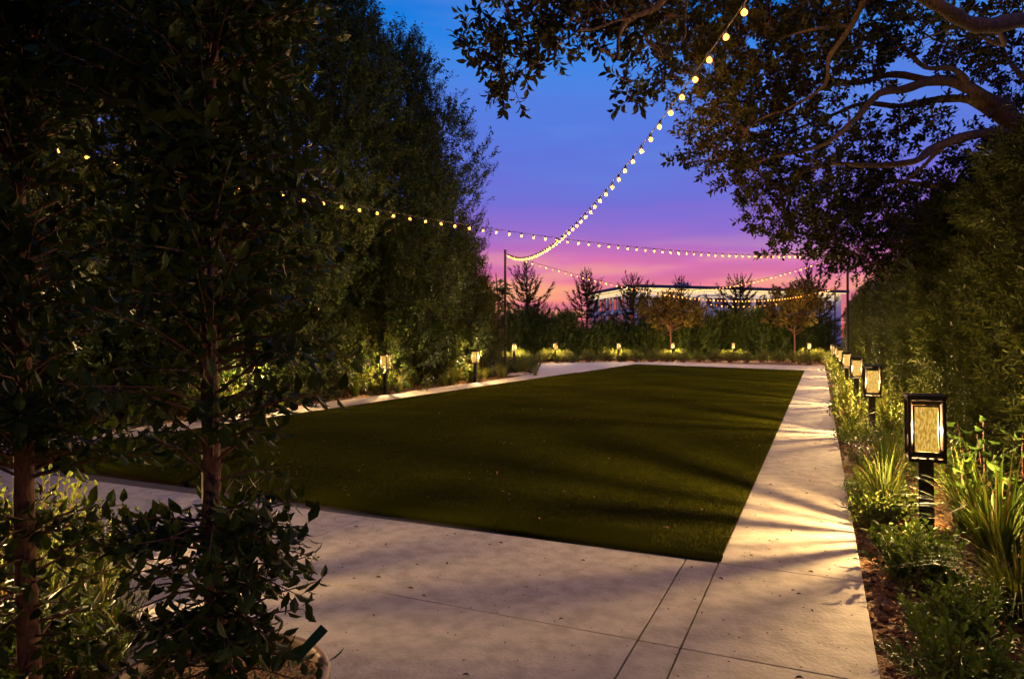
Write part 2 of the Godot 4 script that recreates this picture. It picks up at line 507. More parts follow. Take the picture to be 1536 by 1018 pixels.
# ------------------------------------------------------------------ festoon lights
func festoon(a: Vector3, b: Vector3, sag: float, label: String, energy: float, every := 1):
	var count := 0
	var o := thing("festoon_string", label, "string lights", a, "festoon strings over the lawn")
	var pts := []
	var rad := []
	var total := 0.0
	var n := 60
	for k in n + 1:
		var t := float(k) / n
		var p := (b - a) * t
		p.y -= 4.0 * sag * t * (1.0 - t)
		if k: total += p.distance_to(pts[-1])
		pts.append(p); rad.append(.0075)
	var c := MB.new()
	c.tube(pts, rad, 5)
	part("cable", c.mesh(), M.cable, o)
	if not M.has("bulb_mesh"):
		var s2 := MB.new()
		s2.lathe([Vector2(.001, -.046), Vector2(.016, -.046), Vector2(.018, -.036), Vector2(.017, .004), Vector2(.010, .012), Vector2(.001, .012)], 10)
		var g := MB.new()
		var prof := []
		for k in 6:
			var an := lerpf(-PI / 2, 1.15, k / 5.0)
			prof.append(Vector2(maxf(.0005, cos(an) * .031), -.077 + sin(an) * .031))
		prof.append(Vector2(.009, -.044))
		g.lathe(prof, 8)
		M.socket_mesh = s2.mesh(); M.bulb_mesh = g.mesh()
		var fm := MB.new()
		fm.lathe([Vector2(.001, -.097), Vector2(.012, -.090), Vector2(.016, -.077), Vector2(.011, -.062), Vector2(.001, -.056)], 7)
		M.filament_mesh = fm.mesh()
	var step := 0.395
	var next := 0.25
	var run := 0.0
	for k in n:
		var p0: Vector3 = pts[k]
		var p1: Vector3 = pts[k + 1]
		var d := p0.distance_to(p1)
		while next <= run + d and next < total - 0.15:
			var p := p0.lerp(p1, (next - run) / d)
			var sw := Basis(Vector3(rnd(-1, 1), 0, rnd(-1, 1)).normalized(), rnd(0, .16))
			var so := part("socket", M.socket_mesh, M.cable, o, Transform3D(sw, p))
			part("light_bulb", M.bulb_mesh, M.bulb, so); part("filament", M.filament_mesh, M.filament, so)
			next += step
			count += 1
			if count % every: continue
			var l := OmniLight3D.new()
			l.name = "bulb_light"
			l.light_energy = energy * every; l.light_color = lin(1, .50, .13); l.light_size = 0.026; l.omni_range = 30.0; l.omni_attenuation = 2.0
			l.shadow_enabled = true
			l.position = Vector3(0, -.077, 0)
			so.add_child(l, true)
		run += d

func light_pole(at: Vector3, h: float, label: String):
	var o := thing("light_pole", label, "pole", at, "festoon light poles")
	var b := MB.new()
	b.tube([Vector3.ZERO, Vector3(0, h, 0)], [.052, .046], 12)
	part("shaft", b.mesh(), M.metal, o)
	var f := MB.new()
	f.box(Vector3(0, .012, 0), Vector3(.26, .024, .26), .004)
	part("base_plate", f.mesh(), M.metal, o)
	var c := MB.new()
	c.lathe([Vector2(.048, h - .02), Vector2(.056, h - .02), Vector2(.056, h + .012), Vector2(.03, h + .03), Vector2(.001, h + .034)], 12)
	part("cap", c.mesh(), M.metal, o)
	var e := MB.new()
	for k in 9:
		var a0 := TAU * k / 9.0
		var a1 := TAU * (k + 1) / 9.0
		e.tube([Vector3(.07 + cos(a0) * .025, h - .12 + sin(a0) * .025, 0), Vector3(.07 + cos(a1) * .025, h - .12 + sin(a1) * .025, 0)], [.005, .005], 5, false)
	part("eye_bolt", e.mesh(), M.metal, o)
	return o

# ------------------------------------------------------------------ trees
func limbs_mesh(limbs: Array, sides := 8) -> ArrayMesh:
	var b := MB.new()
	for l in limbs: b.tube(l[0], l[1], sides)
	return b.mesh()
func wiggle(a: Vector3, b: Vector3, r0: float, r1: float, n: int, amt: float) -> Array:
	var pts := []
	var rad := []
	var L := a.distance_to(b)
	var off := Vector3.ZERO
	for k in n + 1:
		var t := float(k) / n
		if k > 0 and k < n: off += rdir() * amt * L / n
		pts.append(a.lerp(b, t) + off * (1.0 - t * t)); rad.append(lerpf(r0, r1, pow(t, .8)))
	return [pts, rad]

func tall_shape(v: int) -> Array:      # trunk and crown of a tree 11 m tall
	rng.seed = 880 + v
	var h := 11.0
	var r := 2.4
	var limbs := []
	for s in 3:
		var an := TAU * s / 3 + rnd(-.5, .5)
		var foot := Vector3(cos(an), 0, sin(an)) * .12
		var mid := Vector3(cos(an) * r * .3, h * .4, sin(an) * r * .3)
		var top := Vector3(cos(an) * r * .45, h * rnd(.8, .93), sin(an) * r * .45)
		var l := smooth([foot, foot.lerp(mid, .5) + rdir() * .15, mid, mid.lerp(top, .5) + rdir() * .25, top], [.13, .10, .075, .045, .015], 4)
		limbs.append(l)
		for k in 14:
			var q := rng.randi_range(2, l[0].size() - 2)
			var p: Vector3 = l[0][q]
			var out := Vector3(p.x, 0, p.z).normalized() * rnd(.4, 1.0) + rdir() * .5
			out.y = absf(out.y) + .6
			limbs.append(wiggle(p, p + out * rnd(.8, 1.7), l[1][q] * .5, .008, 5, .5))
	var cr := MB.new()
	var width := func(y: float) -> float: return r * (0.80 + .36 * sin(PI * clampf(y * .9 + .12, 0, 1))) * (1.0 if y < .62 else lerpf(1.0, .40, (y - .62) / .38))
	# foliage gathers in tufts on upswept branches
	for k in 300:
		var y := rng.randf()
		var an := rnd(0, TAU)
		var prof: float = width.call(y) * (1.0 + .22 * sin(an * 3.0 + y * 7.0 + v * 2.0) + .12 * sin(y * 19.0 + an * 2.0))
		var rr := prof * sqrt(rnd(.10, 1.0)) * rnd(.9, 1.08)
		var sz := rnd(.44, .80) * (1.0 if y < .85 else .75)
		cr.add(M.fine_tufts[k % 5], Transform3D(Basis(Vector3.UP, rnd(0, TAU)) * Basis(Vector3(sin(an), 0, -cos(an)).normalized(), rnd(-.5, .0)) * Basis.from_scale(Vector3.ONE * sz), Vector3(cos(an) * rr, .3 + y * (h - .8), sin(an) * rr)))
	for k in 420:      # long shoots that break the outline
		var y := pow(rng.randf(), .6)
		var an := rnd(0, TAU)
		var out2 := Vector3(cos(an), 0, sin(an))
		var prof: float = width.call(y) * (1.0 + .22 * sin(an * 3.0 + y * 7.0 + v * 2.0))
		cr.add(M.fine_mb[k % 4], aim(out2 * rnd(.3, .9) + Vector3.UP * rnd(.7, 1.5), out2 * prof * rnd(.85, 1.1) + Vector3.UP * (.6 + y * (h - .9)), rnd(.9, 1.7)))
	return [limbs_mesh(limbs, 7), cr.mesh()]
func tall_tree(base: Vector3, h: float, r: float, label: String, v: int, turn: float):
	if not M.has("tall"): M.tall = [tall_shape(0), tall_shape(1)]
	var o := thing("tall_tree", label, "tree", base, "tall fine-leaved trees round the lawn")
	o.scale = Vector3(r / 2.4, h / 11.0, r / 2.4); o.rotation.y = turn
	part("trunk", M.tall[v][0], M.bark, o)
	part("crown", M.tall[v][1], M.fine, o).set_meta("kind", "stuff")
	return o

func ficus_standard(base: Vector3, label: String, lower_n: int, upper_n: int, potted: bool, seedling: int):
	# a young tree with one stem: a skirt of shoots low on the stem and a tall narrow crown
	rng.seed = seedling
	var o := thing("young_ficus_tree", label, "tree", base, "young broad-leaved trees beside the near paving")
	var y0 := .21 if potted else 0.0
	var tp := [Vector3(.03, y0 - .05, 0), Vector3(.0, .7, .01), Vector3(-.025, 1.3, 0), Vector3(-.02, 2.1, .02), Vector3(.01, 3.0, -.02), Vector3(.03, 3.7, 0)]
	var tr := smooth(tp, [.042, .036, .031, .025, .016, .005], 6)
	var b := MB.new()
	b.tube(tr[0], tr[1], 12)
	part("trunk", b.mesh(), M.young_bark, o)
	var tw := MB.new()
	var leaves := []
	for k in lower_n + upper_n:
		var low := k < lower_n
		var h := rnd(y0 + .08, .84) if low else (lerpf(1.30, 3.5, pow(rng.randf(), 0.9)) if k % (18 if potted else 5) else rnd(.95, 1.3))
		var f := clampf((h - tp[0].y) / (3.7 - tp[0].y), 0, 1)
		var p: Vector3 = tr[0][mini(int(f * (tr[0].size() - 1)), tr[0].size() - 1)]
		p.y = h
		var an := rnd(0, TAU)
		var out := Vector3(cos(an), 0, sin(an))
		var L := rnd(.2, .42) if low else rnd(.22, .56) * (1.0 if h < 2.9 else .75)
		var dir := (out + Vector3.UP * (rnd(-.15, .55) if low else rnd(.1, 1.0))).normalized()
		var e := p + dir * L + Vector3.DOWN * L * .12
		var m := p.lerp(e, .5) + Vector3.UP * L * .06
		tw.tube([p, m, e], [.006, .004, .0015], 4, false)
		var nl := int(L / .026)
		for q in nl:
			var t := lerpf(.28, 1.0, float(q) / (nl - 1))
			var lp := p.lerp(m, t * 2.0) if t < .5 else m.lerp(e, t * 2.0 - 1.0)
			var a2 := q * 2.4 + rnd(-.4, .4)
			var sd := dir.cross(Vector3.UP).normalized()
			var u2 := sd.cross(dir)
			var ld := (sd * cos(a2) + u2 * sin(a2) + dir * rnd(.3, .9) + Vector3.DOWN * rnd(.0, .5)).normalized()
			leaves.append([Transform3D(Basis(ld.cross(Vector3.UP + rdir() * .5).normalized(), Vector3.UP, ld), lp), rnd(.7, 1.15)])
	part("twigs", tw.mesh(), M.young_bark, o).set_meta("kind", "stuff")
	# turn each frame into a proper basis and sort by how near the leaf is to the path
	for l in leaves:
		var bs: Basis = l[0].basis
		var z := bs.z.normalized()
		var x := (bs.x - z * bs.x.dot(z)).normalized()
		l[0].basis = Basis(x, z.cross(x), z).scaled(Vector3.ONE * l[1])
		l.append((base + l[0].origin).distance_to(EYE) + (0.0 if l[0].origin.y < 1.05 else 0.25))
	leaves.sort_custom(func(s, t): return s[2] < t[2])
	var rest := MB.new()
	for k in leaves.size():
		if k < 300: part("leaf", M.big_leaf[k % M.big_leaf.size()], M.ficus, o, leaves[k][0])
		else: rest.add(M.big_leaf_mb[k % M.big_leaf.size()], leaves[k][0], tint())
	part("crown", rest.mesh(), M.ficus, o).set_meta("kind", "stuff")
	return o

func star_pine(base: Vector3, h: float, r: float, label: String, seedling: int):
	rng.seed = seedling
	var o := thing("star_pine", label, "tree", base, "star pines behind the far hedge")
	var b := MB.new()
	b.tube([Vector3.ZERO, Vector3(rnd(-.05, .05), h * .5, 0), Vector3(0, h * .93, 0), Vector3(rnd(-.1, .1), h, rnd(-.1, .1))], [.10, .07, .025, .008], 8)
	part("trunk", b.mesh(), M.bark, o)
	var y := h * .22
	var tier := 0
	while y < h * .985:
		var t := y / h
		var L := r * pow(1.0 - t, .62) * rnd(.85, 1.1) + .10
		var nb := 6 if t < .8 else 4
		for k in nb:
			if rng.randf() < .12: continue
			var an := TAU * k / nb + tier * .6 + rnd(-.2, .2)
			var up := lerpf(.05, 1.0, t) + rnd(-.2, .25)
			var bs := Basis(Vector3.UP, an) * Basis(Vector3.RIGHT, -up * .6) * Basis.from_scale(Vector3.ONE * L * rnd(.65, 1.2))
			part("branch", M.pine_branch[(k + tier) % M.pine_branch.size()], M.pine, o, Transform3D(bs, Vector3(0, y, 0)))
		y += lerpf(.62, .26, t) * h / 7.0
		tier += 1
	return o

func small_tree(base: Vector3, h: float, r: float, trunk_h: float, label: String, seedling: int):
	rng.seed = seedling
	var o := thing("ornamental_tree", label, "tree", base, "round trees in the far bed")
	var limbs := [[[Vector3.ZERO, Vector3(.03, trunk_h * .6, 0), Vector3(0, trunk_h, .02), Vector3(.05, h * .8, 0)], [.075, .06, .05, .012]]]
	var cr := MB.new()
	for k in 90:
		var d := rdir()
		d.y = d.y * .9
		var c := Vector3(0, (h + trunk_h) / 2, 0) + d * Vector3(r, (h - trunk_h) / 2, r) * pow(rng.randf(), .4) * rnd(.75, 1.15)
		if k % 2 == 0: limbs.append(wiggle(Vector3(0, clampf(c.y - .8, trunk_h * .9, h * .7), 0), c, .022, .005, 4, .4))
		for q in 11:
			var p := c + rdir() * rnd(.05, .42)
			var ct := tint()
			cr.add(M.gold_mb[q % 4], aim((p - Vector3(0, trunk_h, 0)).normalized() + rdir() * .7, p, rnd(1.5, 2.2)), ct)
	part("trunk", limbs_mesh(limbs, 7), M.young_bark, o)
	part("crown", cr.mesh(), M.ficus, o).set_meta("kind", "stuff")
	return o

func hedge_shape(w: float, d: float, h: float, clipped: bool, n: int, sc: float, tufts := "yew_tufts") -> Array:
	var limbs := []
	for k in 5:
		var a := Vector3(rnd(-.2, .2) * d, 0, rnd(-.3, .3) * w)
		limbs.append(wiggle(a, Vector3(rnd(-.4, .4) * d, h * rnd(.6, .9), rnd(-.4, .4) * w), .028, .006, 6, .35))
	var b := MB.new()
	if clipped:
		for k in 90:      # long uneven shoots that stand out of the face and the top
			var top := k % 3 == 0
			var q := Vector3(rnd(-.5, .4) * d if top else -d * .5, h * (1.0 if top else rng.randf()), rnd(-.54, .54) * w)
			var dr := Vector3(rnd(-.6, .3), 1.0, rnd(-.5, .5)) if top else Vector3(-1.0, rnd(.0, .9), rnd(-.7, .7))
			for m in 3: b.add(M.yew_mb[m], aim(dr + rdir() * .2, q + dr.normalized() * m * .10, sc * rnd(.8, 1.2)))
		# shoots on the clipped face that looks along -X, on its top and a little way in
		for k in n:
			var p := Vector3(-d * .5 + .30 * pow(rng.randf(), 1.4), h * rng.randf(), rnd(-.54, .54) * w)
			p.x += .09 * sin(p.y * 3.1 + p.z * 2.0) + .06 * sin(p.y * 7.0 - p.z * 5.0)
			var dir := Vector3(-.8, rnd(.2, 1.1), rnd(-.7, .7)) + rdir() * .3
			if k % 5 == 0:
				p = Vector3(rnd(-.5, .5) * d, h - .12 * rng.randf() + .05 * sin(p.z * 6.0), p.z)
				dir = Vector3(rnd(-.5, .4), 1.0, rnd(-.6, .6))
			b.add(M.yew_mb[k % 4], aim(dir, p, sc * rnd(.75, 1.3)))
	else:
		for k in n:
			var y := pow(rng.randf(), .9)
			var an := rnd(0, TAU)
			var rr := sqrt(rnd(.05, 1.0)) * (1.0 if y < .55 else lerpf(1.0, .25, (y - .55) / .45))
			var p := Vector3(cos(an) * rr * d * .5, .1 + y * (h - .2), sin(an) * rr * w * .5)
			b.add(M[tufts][k % 4], Transform3D(Basis(Vector3.UP, rnd(0, TAU)) * Basis.from_scale(Vector3.ONE * sc * rnd(.3, .5)), p))
	return [limbs_mesh(limbs, 5), b.mesh()]
func hedge_plant(base: Vector3, shape: Array, label: String, group: String, called: String, sc := Vector3.ONE, turn := 0.0):
	var o := thing(called, label, "hedge", base, group)
	o.scale = sc; o.rotation.y = turn
	part("stems", shape[0], M.young_bark, o)
	part("foliage", shape[1], M.conifer if called == "conifer_shrub" else M.yew, o).set_meta("kind", "stuff")
	return o

func big_tree():
	rng.seed = 4100
	var base := gp(1735, 9.3)
	var o := thing("spreading_fig_tree", "old spreading fig tree with twisting limbs reaching over the path from behind the hedge", "tree", base)
	var raw := [
		# each limb: [u, v, distance] ... , radius at the start, radius at the end
		[[[1735, 680, 9.3], [1700, 520, 9.3], [1640, 380, 9.2], [1585, 275, 9.0], [1535, 205, 8.9], [1496, 158, 8.8]], .30, .14],
		[[[1496, 158, 8.8], [1450, 132, 8.7], [1394, 122, 8.6], [1352, 130, 8.5], [1325, 141, 8.4], [1285, 172, 8.4], [1244, 209, 8.3], [1205, 232, 8.4], [1160, 238, 8.3]], .15, .022],
		[[[1394, 122, 8.6], [1340, 118, 8.7], [1290, 126, 8.8], [1241, 119, 8.8], [1190, 135, 8.7], [1140, 150, 8.6], [1095, 140, 8.4]], .085, .015],
		[[[1490, 172, 8.8], [1447, 150, 9.0], [1400, 152, 9.1], [1345, 156, 9.2], [1290, 160, 9.3], [1240, 178, 9.3], [1180, 205, 9.3], [1120, 222, 9.2]], .12, .015],
		[[[1535, 205, 8.9], [1466, 203, 8.8], [1405, 219, 8.7], [1366, 242, 8.6], [1300, 246, 8.7], [1245, 248, 8.8], [1190, 262, 8.9], [1140, 290, 9.0]], .14, .015],
		[[[1466, 203, 8.8], [1420, 222, 9.0], [1385, 252, 9.2], [1340, 282, 9.4], [1290, 316, 9.6], [1250, 352, 9.8]], .07, .012],
		[[[1585, 275, 9.0], [1517, 258, 9.3], [1454, 276, 9.6], [1400, 274, 9.8], [1340, 272, 10.0], [1280, 280, 10.1], [1225, 290, 10.0]], .13, .02],
		[[[1454, 276, 9.6], [1410, 305, 10.0], [1375, 345, 10.4], [1330, 365, 10.7], [1290, 392, 10.9]], .06, .012],
		[[[1640, 380, 9.2], [1600, 180, 7.6], [1570, 70, 6.7], [1536, 30, 6.3], [1492, 36, 6.1], [1453, 27, 6.0], [1415, 6, 5.9], [1377, -8, 5.8], [1310, -50, 5.6], [1220, -95, 5.5], [1120, -95, 5.5], [1040, -50, 5.6], [990, 2, 5.6], [950, 30, 5.6], [935, 58, 5.6], [921, 88, 5.6]], .17, .022],
		[[[950, 30, 5.6], [930, 40, 5.6], [897, 41, 5.6], [866, 52, 5.6], [835, 55, 5.6], [800, 42, 5.6], [760, 48, 5.6]], .026, .006],
		[[[921, 88, 5.6], [904, 84, 5.6], [892, 78, 5.6], [884, 66, 5.6], [864, 55, 5.6]], .021, .010],
		[[[835, 55, 5.6], [820, 72, 5.6], [806, 90, 5.6], [788, 104, 5.6], [770, 124, 5.6], [758, 142, 5.6]], .012, .004],
		[[[1040, -50, 5.6], [1034, 20, 5.8], [1018, 64, 5.9], [985, 86, 5.9], [960, 106, 5.9], [940, 126, 5.9]], .02, .004],
		[[[1377, -8, 5.8], [1330, -20, 6.6], [1304, 2, 7.0], [1276, 38, 7.3], [1246, 80, 7.6], [1237, 126, 7.8], [1190, 166, 7.9], [1129, 188, 8.0], [1096, 226, 8.0]], .085, .012],
		[[[1276, 38, 7.3], [1220, 48, 7.3], [1160, 66, 7.9], [1110, 96, 8.2], [1060, 120, 8.5]], .032, .006],
		[[[1492, 36, 6.1], [1500, 68, 7.0], [1478, 52, 7.4], [1440, 40, 7.6], [1380, 62, 7.8], [1320, 80, 8.0]], .05, .012],
		[[[1570, 140, 8.0], [1536, 119, 8.2], [1515, 84, 8.3], [1478, 54, 8.4], [1420, 62, 8.4], [1360, 40, 8.3]], .075, .012],
		[[[1600, 180, 7.6], [1700, -200, 6.2], [1900, -900, 4.6], [1500, -1700, 3.0], [900, -2400, 2.4]], .16, .03],
		[[[1450, 122, 8.6], [1433, 101, 8.5], [1391, 98, 8.5], [1352, 73, 8.4], [1314, 66, 8.3], [1250, 76, 8.2], [1180, 84, 8.0]], .075, .012],
	]
	var trunk := MB.new()
	var nodes := []
	var lim := []
	for q in raw.size():
		var pts := []
		var rad := []
		var m: int = raw[q][0].size()
		for k in m:
			var a = raw[q][0][k]
			var jit := Vector3.ZERO if k == 0 or q == 0 else rdir() * .05
			pts.append(px(a[0], a[1], a[2]) - base + jit)
			rad.append(lerpf(raw[q][1], raw[q][2], pow(float(k) / (m - 1), .7)) * (.9 if q == 0 else .6))
		if q == 0: pts[0].y = -.3
		var s := smooth(pts, rad, 4)
		for k in s[1].size(): s[1][k] *= 1.0 + .10 * sin(k * 1.7 + q)
		for k in range(2, s[0].size()): nodes.append([s[0][k], s[1][k]])
		if q == 0:
			var tb := MB.new()
			tb.tube(s[0], s[1], 14)
			part("trunk", tb.mesh(), M.bark, o)
		else:
			var lb := MB.new()
			lb.tube(s[0], s[1], 10)
			part("limb", lb.mesh(), M.bark, o)
	# masses of foliage: [u, v, distance, size in sight-line units, sprays]
	var blobs := [[758, 16, 5.6, 52], [728, 66, 5.6, 30], [705, 78, 5.6, 14], [752, 88, 5.6, 30], [762, 122, 5.6, 20], [757, 142, 5.6, 12], [800, 96, 5.6, 22], [812, 24, 5.7, 52], [836, 62, 5.6, 26], [862, 20, 5.8, 48], [880, -20, 5.9, 50], [915, 10, 6, 46], [965, 16, 6.2, 50], [970, 60, 6.1, 30], [1010, 30, 8.4, 46], [1000, 92, 8.6, 30], [946, 120, 5.9, 18], [940, 138, 5.9, 12], [985, 120, 8.8, 22], [1050, 40, 8.4, 46],
		[1050, 96, 8.6, 40], [1100, 60, 8.2, 56], [1160, 36, 8.2, 56], [1090, 10, 8.0, 46], [1060, 176, 8.8, 34], [1030, 216, 8, 18], [1016, 240, 8, 8], [1062, 226, 8, 26], [1100, 136, 8.4, 54], [1150, 110, 8.2, 54], [1106, 206, 8.3, 50], [1160, 190, 8.6, 56], [1100, 262, 8.6, 30], [1140, 262, 9, 46], [1130, 318, 9, 24], [1170, 312, 9.3, 44], [1164, 380, 9, 10], [1174, 350, 9.2, 20], [1210, 250, 9, 52], [1222, 330, 9.8, 46], [1262, 300, 10, 52], [1240, 376, 10, 30], [1205, 366, 9.8, 18], [1280, 370, 10.6, 40], [1316, 395, 11, 36], [1340, 360, 11, 46], [1310, 300, 10, 46], [1370, 310, 10.4, 46], [1200, 60, 8.2, 52], [1240, 16, 7.8, 50], [1290, 40, 8.2, 44], [1210, 140, 8.6, 44], [1260, 110, 8.8, 40], [1345, 30, 8.3, 40], [1400, 60, 8.6, 40], [1460, 84, 8.8, 40], [1500, 70, 8.5, 40], [1524, 140, 9, 36], [1310, 100, 8.8, 36], [1350, 190, 9.2, 30], [1400, 184, 9.2, 30], [1460, 240, 9.4, 40], [1420, 290, 10, 46], [1500, 230, 9.6, 46], [1280, 206, 9.4, 40], [1320, 262, 9.6, 36], [1400, 360, 11, 50], [1450, 330, 10.6, 54], [1520, 300, 10, 50], [1440, 10, 7.4, 36], [1520, 0, 7.0, 44],
		[1250, -50, 7.0, 70], [1150, -70, 8.0, 70], [980, -70, 6.0, 70], [1400, -60, 6.8, 70]]
	# unseen crown masses added over the near paving to cut sky light, in metres
	for k in 26: blobs.append([rnd(-3.6, 3.2), rnd(5.2, 7.0), rnd(-4.2, 2.4), rnd(.4, .62), 1])
	var tw := MB.new()
	var near := []
	var cr := MB.new()
	for q in blobs.size():
		var a = blobs[q]
		var c := (px(a[0], a[1], a[2]) if a.size() == 4 else Vector3(a[0], a[1], a[2])) - base
		var r: float = a[3] / FOCAL * a[2] if a.size() == 4 else a[3]
		# the branch that carries this mass
		var best: Array = nodes[0]
		var bd := 1e9
		for nd in nodes:
			var dd: float = (nd[0] as Vector3).distance_to(c)
			if dd < bd: bd = dd; best = nd
		var br := wiggle(best[0], c, minf(best[1] * .6, .02), .005, 6, .45)
		if bd < 2.4: tw.tube(br[0], br[1], 5, false)
		var ns := int(clampf(r * r * (540.0 if a.size() == 5 or a[2] < 7.0 else 500.0), 7, 120))
		for k in ns:
			var d := rdir()
			var p := c + d * Vector3(r, r, r * 1.5) * pow(rng.randf(), .5) * 1.05
			var dir := (d * .8 + Vector3.UP * rnd(-.35, .6) + rdir() * .6).normalized()
			if k % 3 == 0:
				var from: Vector3 = br[0][rng.randi_range(1, 6)]
				var t := wiggle(from, p, .005, .002, 3, .35)
				tw.tube(t[0], t[1], 3, false)
			if a.size() == 4 and a[2] < 5.75 and near.size() < 300:
				for l in 7:
					var an := l * 2.4 + rnd(-.3, .3)
					var sd := dir.cross(Vector3(.3, 1, .2)).normalized()
					var ld := (sd * cos(an) + sd.cross(dir) * sin(an) + dir * lerpf(.2, 1.2, l / 6.0)).normalized()
					if near.size() < 300: near.append(aim_leaf(p + dir * l * .014, ld, rnd(.75, 1.1)))
			else:
				cr.add(M.broad_mb[k % 4], aim(dir, p, rnd(.8, 1.2)), tint())
	part("twigs", tw.mesh(), M.young_bark, o).set_meta("kind", "stuff")
	for k in near.size(): part("leaf", M.big_leaf[k % M.big_leaf.size()], M.ficus, o, near[k])
	part("crown", cr.mesh(), M.ficus, o).set_meta("kind", "stuff")
func aim_leaf(p: Vector3, d: Vector3, sc: float) -> Transform3D:
	var x := d.cross(Vector3.UP + rdir() * .5).normalized()
	return Transform3D(Basis(x, d.cross(x), d).scaled(Vector3.ONE * sc), p)

# ------------------------------------------------------------------ bed plants
func grass_mesh(n: int, L: float, w: float, spread_: float, g: Color) -> ArrayMesh:
	var b := MB.new()
	for k in n:
		var an := rnd(0, TAU)
		var o := Vector3(cos(an), 0, sin(an))
		var base := o * sqrt(rng.randf()) * .09
		var lean := rnd(.12, 1.0) * spread_
		var len := L * rnd(.6, 1.15)
		var f := rnd(.65, 1.35)
		var dry := rng.randf() < .10
		b.col = Color(.20 * f, .14 * f, .06 * f) if dry else Color(g.r * f * rnd(.8, 1.25), g.g * f, g.b * f)
		var side := Vector3(-o.z, 0, o.x)
		var last := []
		for s in 6:
			var t := s / 5.0
			var p := base + o * len * lean * t * t * .85 + Vector3.UP * len * (t - .38 * lean * t * t * t - .16 * lean * t * t)
			var ww := w * (1.0 - pow(t, 2.2)) * .5 + .0006
			var cur := [p - side * ww, p + side * ww]
			if last.size(): b.quad(last[0], last[1], cur[1], cur[0])
			last = cur
	return b.mesh()
func shrub_mesh(h: float, r: float, shoots: int, L: float, W: float, g: Color) -> Array:
	var b := MB.new()
	var s := MB.new()
	for k in shoots:
		var an := rnd(0, TAU)
		var rr := r * sqrt(rng.randf())
		var hh := h * rnd(.45, 1.05) * (1.0 - .35 * rr / r)
		var e := Vector3(cos(an) * rr, hh, sin(an) * rr)
		var a := Vector3(cos(an) * rr * .3, 0, sin(an) * rr * .3)
		s.tube([a, a.lerp(e, .5) + rdir() * .02, e], [.004, .003, .0015], 3, false)
		var f0 := rnd(.75, 1.25)
		var dir := (e - a).normalized()
		for q in 11:
			var t := lerpf(.35, 1.0, q / 10.0)
			var p := a.lerp(e, t)
			var a2 := q * 2.4 + k
			var sd := dir.cross(Vector3(.2, 1, .1)).normalized()
			var d := (sd * cos(a2) + sd.cross(dir) * sin(a2) + dir * lerpf(.2, 1.0, t) + Vector3.UP * .25).normalized()
			var f := f0 * rnd(.75, 1.25)
			b.col = Color(g.r * f, g.g * f, g.b * f)
			b.leaf(p, d, Vector3.UP + rdir() * .3, L * rnd(.7, 1.15), W * rnd(.85, 1.1), .16, .12)
	return [s.mesh(), b.mesh()]
func plant_shrub(at: Vector3, v: int, sc: float, label: String, group: String):
	var o := thing("low_shrub", label, "shrub", at, group)
	o.rotation.y = rnd(0, TAU); o.scale = Vector3.ONE * sc
	part("stems", M.shrubs[v][0], M.young_bark, o); part("foliage", M.shrubs[v][1], M.ficus, o)
func plant_grass(at: Vector3, v: int, sc: float, label: String, group: String):
	var o := part(numbered("grass_clump"), M.grasses[v], M.grass, self)
	o.position = at; o.rotation.y = rnd(0, TAU); o.scale = Vector3(sc, sc * rnd(.9, 1.1), sc)
	tag(o, label, "grass clump", group)

